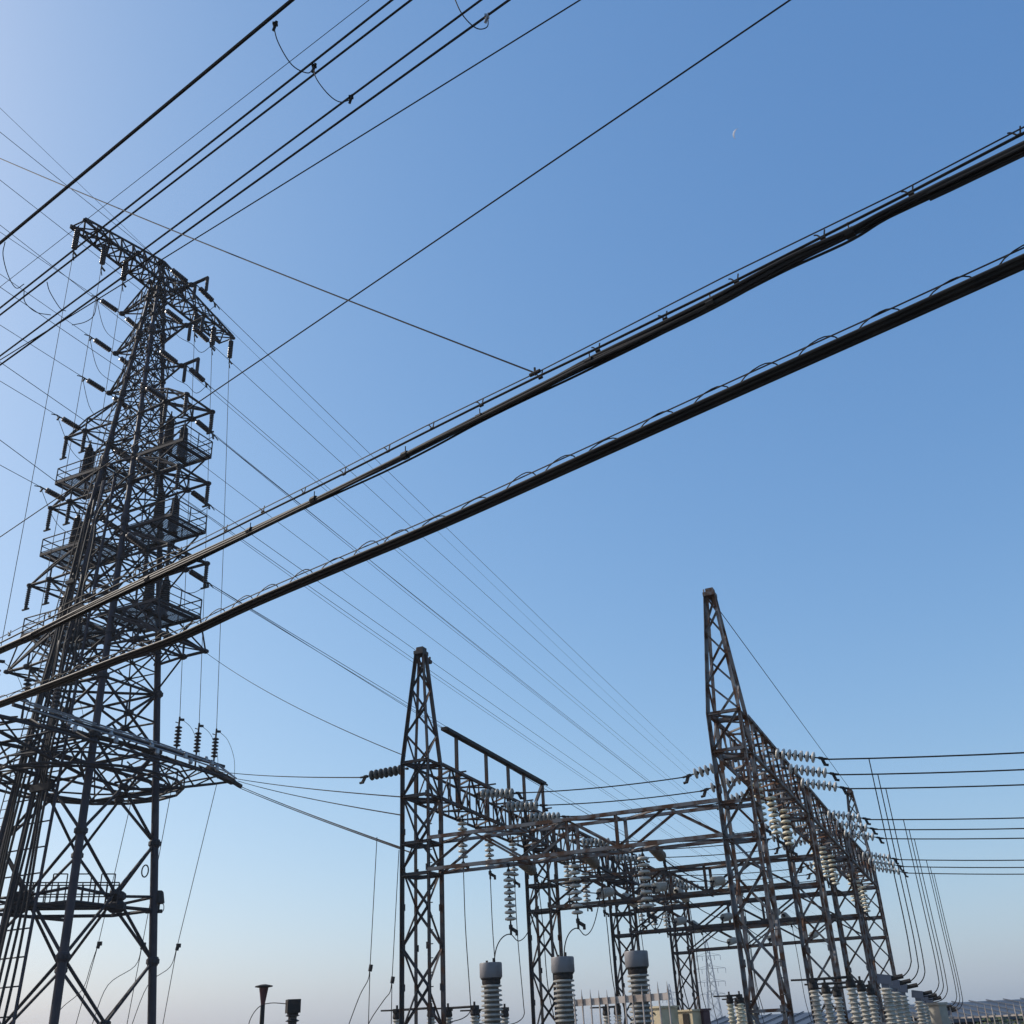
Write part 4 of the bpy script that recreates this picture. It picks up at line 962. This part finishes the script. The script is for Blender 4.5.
for px, py in [(1016, 130), (909, 189), (821, 233), (735, 277), (664, 314), (597, 346), (540, 373), (481, 401), (432, 424), (388, 447), (344, 470), (304, 489), (263, 508), (226, 527), (180, 549), (135, 571), (95, 590), (50, 613), (10, 632)]:
    p = cab(px, py - 1); b = MB(); l = p - up.location; sc = 0.07
    lo = l - Vector((0, 0, 0.055)); b.poly(smoothpts([l - cd * -0.025 + Vector((0, 0, 0.005)), lo + cd * 0.005, l - cd * 0.03 - Vector((0, 0, 0.012)), l - cd * 0.05], 4), 0.0055, 5); b.tube(lo - cd * 0.015, lo + cd * 0.02, 0.012, 6)
    b.build('hanger', 'cable', up)
for px, py in [(850, 229), (711, 298), (590, 357), (478, 417), (400, 455), (314, 497), (247, 531), (150, 576)]:
    p0_ = cab(px, py + 3); p = min(main, key=lambda v_: (v_ - p0_).length) - up.location; b = MB(); b.tube(p - cd * 0.03, p + cd * 0.03, 0.036, 8); b.tube(p, p + Vector((0, 0, 0.09)), 0.005, 5); b.build('clamp_band', 'cable', up)
lowb = empty('cable_bundle', 'lower straight black telecom cable bound to its messenger by a spiral wire', 'cable', CA - Vector((0, 0, 0.8)))
main2 = smoothpts(ext([cab(*p) for p in [(1024, 261), (880, 326), (724, 396), (560, 470), (440, 524), (340, 566), (251, 604), (180, 637), (120, 659), (60, 682), (0, 704)]]), 5)
part('cable', main2, 0.023, lowb); part('cable', [p + Vector((0, 0, -0.025)) + cn * 0.02 for p in main2], 0.015, lowb); part('cable', [p + Vector((0, 0, 0.012)) - cn * 0.026 for p in main2], 0.016, lowb)
msg3 = [p + Vector((0, 0, 0.085)) for p in main2]; part('messenger_wire', msg3, 0.0055, lowb, 5)
tot = sum((main2[i + 1] - main2[i]).length for i in range(len(main2) - 1)); n = int(tot / 0.41)
for k in range(n):
    b = MB(); pts = []; jit = random.uniform(0.62, 1.02); sh_ = random.uniform(-0.12, 0.12)
    for j in range(9):
        t = j / 8; p = along(main2, min(1, (k + t) / n * 1.0)); hgt = [-0.02, 0.05, 0.09, 0.112, 0.12, 0.115, 0.1, 0.07, 0.03][j] * jit + 0.0
        q = along(main2, min(1, max(0, k + sh_ + [0, 0.06, 0.12, 0.19, 0.27, 0.36, 0.48, 0.62, 0.72][j]) / n))
        pts.append(q + Vector((0, 0, hgt)) + cn * 0.02 * math.cos(3.14 * t) - lowb.location)
    b.poly(pts, 0.0048, 5); b.build('spiral_wire', 'cable', lowb)
p0 = cab(535, 373); q0 = at_d(0, 152, 13.0)
wire('service_wire', 'thin wire slanting from the upper left down to the upper cable bundle', sagged(q0 + (q0 - p0).normalized() * 8, p0, 0.12), 0.0075, 'wire', None, 'cable')

b = MB(); b.tube(-cd * 0.05, cd * 0.05, 0.016, 8); b.tube((0, 0, -0.02), (0, 0, 0.05), 0.01, 6); o = b.build('wire_clamp', 'fit', None, p0); tag(o, 'small clamp where the slanting service wire meets the upper cable bundle', 'clamp')
# ------------------------------------------------------------------ far pylons, moon
def pylon(px, pyt, pyb, D, label):
    t = at_d(px, pyt, D); bse = at_d(px, pyb, D); H = t.z + 3; e = empty('far_pylon', label, 'pylon', (t.x, t.y, -3), R(-15), 'distant pylons')
    wb = H * 0.085; b = MB(); hwp = lambda f: wb * (1 - f) + 0.35 * f if f < 0.999 else 0.1
    fs = [0, 0.14, 0.27, 0.39, 0.5, 0.6, 0.69, 0.77, 0.84, 0.9, 1.0]
    for k in range(len(fs) - 1):
        for sx, sy, ex, ey in ((-1, -1, 1, -1), (1, -1, 1, 1), (1, 1, -1, 1), (-1, 1, -1, -1)):
            h0, h1 = hwp(fs[k]), hwp(fs[k + 1]); r = 0.1 * D / 400
            b.bar((sx * h0, sy * h0, fs[k] * H), (sx * h1, sy * h1, fs[k + 1] * H), r * 1.6); b.bar((sx * h0, sy * h0, fs[k] * H), (ex * h1, ey * h1, fs[k + 1] * H), r); b.bar((ex * h0, ey * h0, fs[k] * H), (sx * h1, sy * h1, fs[k + 1] * H), r)
    b.build('body', 'fartower', e)
    for f, l in ((0.45, 0.13), (0.57, 0.15), (0.7, 0.17), (0.83, 0.13)):
        b = MB(); r = 0.09 * D / 400
        for s in (-1, 1):
            tipp = Vector((s * l * H, 0, f * H)); b.bar((0, 0.5, f * H + 1.2), tipp, r); b.bar((0, -0.5, f * H), tipp, r * 1.3)
            for kk in (0.5, 1.0): b.bar(Vector((tipp.x * kk, 0, f * H)), Vector((tipp.x * kk, 0, f * H - 1.6)), r * 1.6)
        b.build('crossarm', 'fartower', e)
pylon(706, 939, 1018, 420, 'pale distant pylon seen low between the two gantry rows')
pylon(669, 984, 1020, 700, 'faint farther pylon just left of the distant one')
# crescent moon: the sunlit sliver of a ball
md = ray(738, 134); mp = EYE + md * 9000; rad = 9000 * 5.4 / 1150
b = MB(); vdir = -md; ls = (sd - vdir * sd.dot(vdir)).normalized(); ax = vdir.cross(ls).normalized()
n = 14; V_ = []; F_ = []
for i in range(n + 1):
    th = -math.pi / 2 * 0.92 + math.pi * 0.92 * i / n
    for j in range(5):
        ph = R(36) * (1 - j / 4) * 1.0 + R(0) * 1
        a_ = math.pi / 2 - (j / 4) * R(50) 
        dirv = (ls * math.sin(a_) + vdir * math.cos(a_)) * math.cos(th) + ax * math.sin(th)
        V_.append(dirv * rad)
    
for i in range(n):
    for j in range(4): F_.append((i * 5 + j, (i + 1) * 5 + j, (i + 1) * 5 + j + 1, i * 5 + j + 1))
b._add(V_, F_); o = b.build('moon', 'moon', None, mp, smooth=False); tag(o, 'faint pale crescent moon in the upper right sky', 'moon')

# ------------------------------------------------------------------ haze: the summer air
hz = bpy.data.materials.new('haze_air'); hz.use_nodes = True; t = hz.node_tree; t.nodes.clear()
o_ = t.nodes.new('ShaderNodeOutputMaterial'); v_ = t.nodes.new('ShaderNodeVolumePrincipled'); v_.inputs['Color'].default_value = (0.8, 0.84, 0.92, 1); v_.inputs['Density'].default_value = 0.00035; v_.inputs['Anisotropy'].default_value = 0.0
t.links.new(v_.outputs[0], o_.inputs['Volume'])
b = MB(); b.box((0, 300, 23), 2400, 2400, 58); hb = b.build('haze', hz); hb['kind'] = 'stuff'
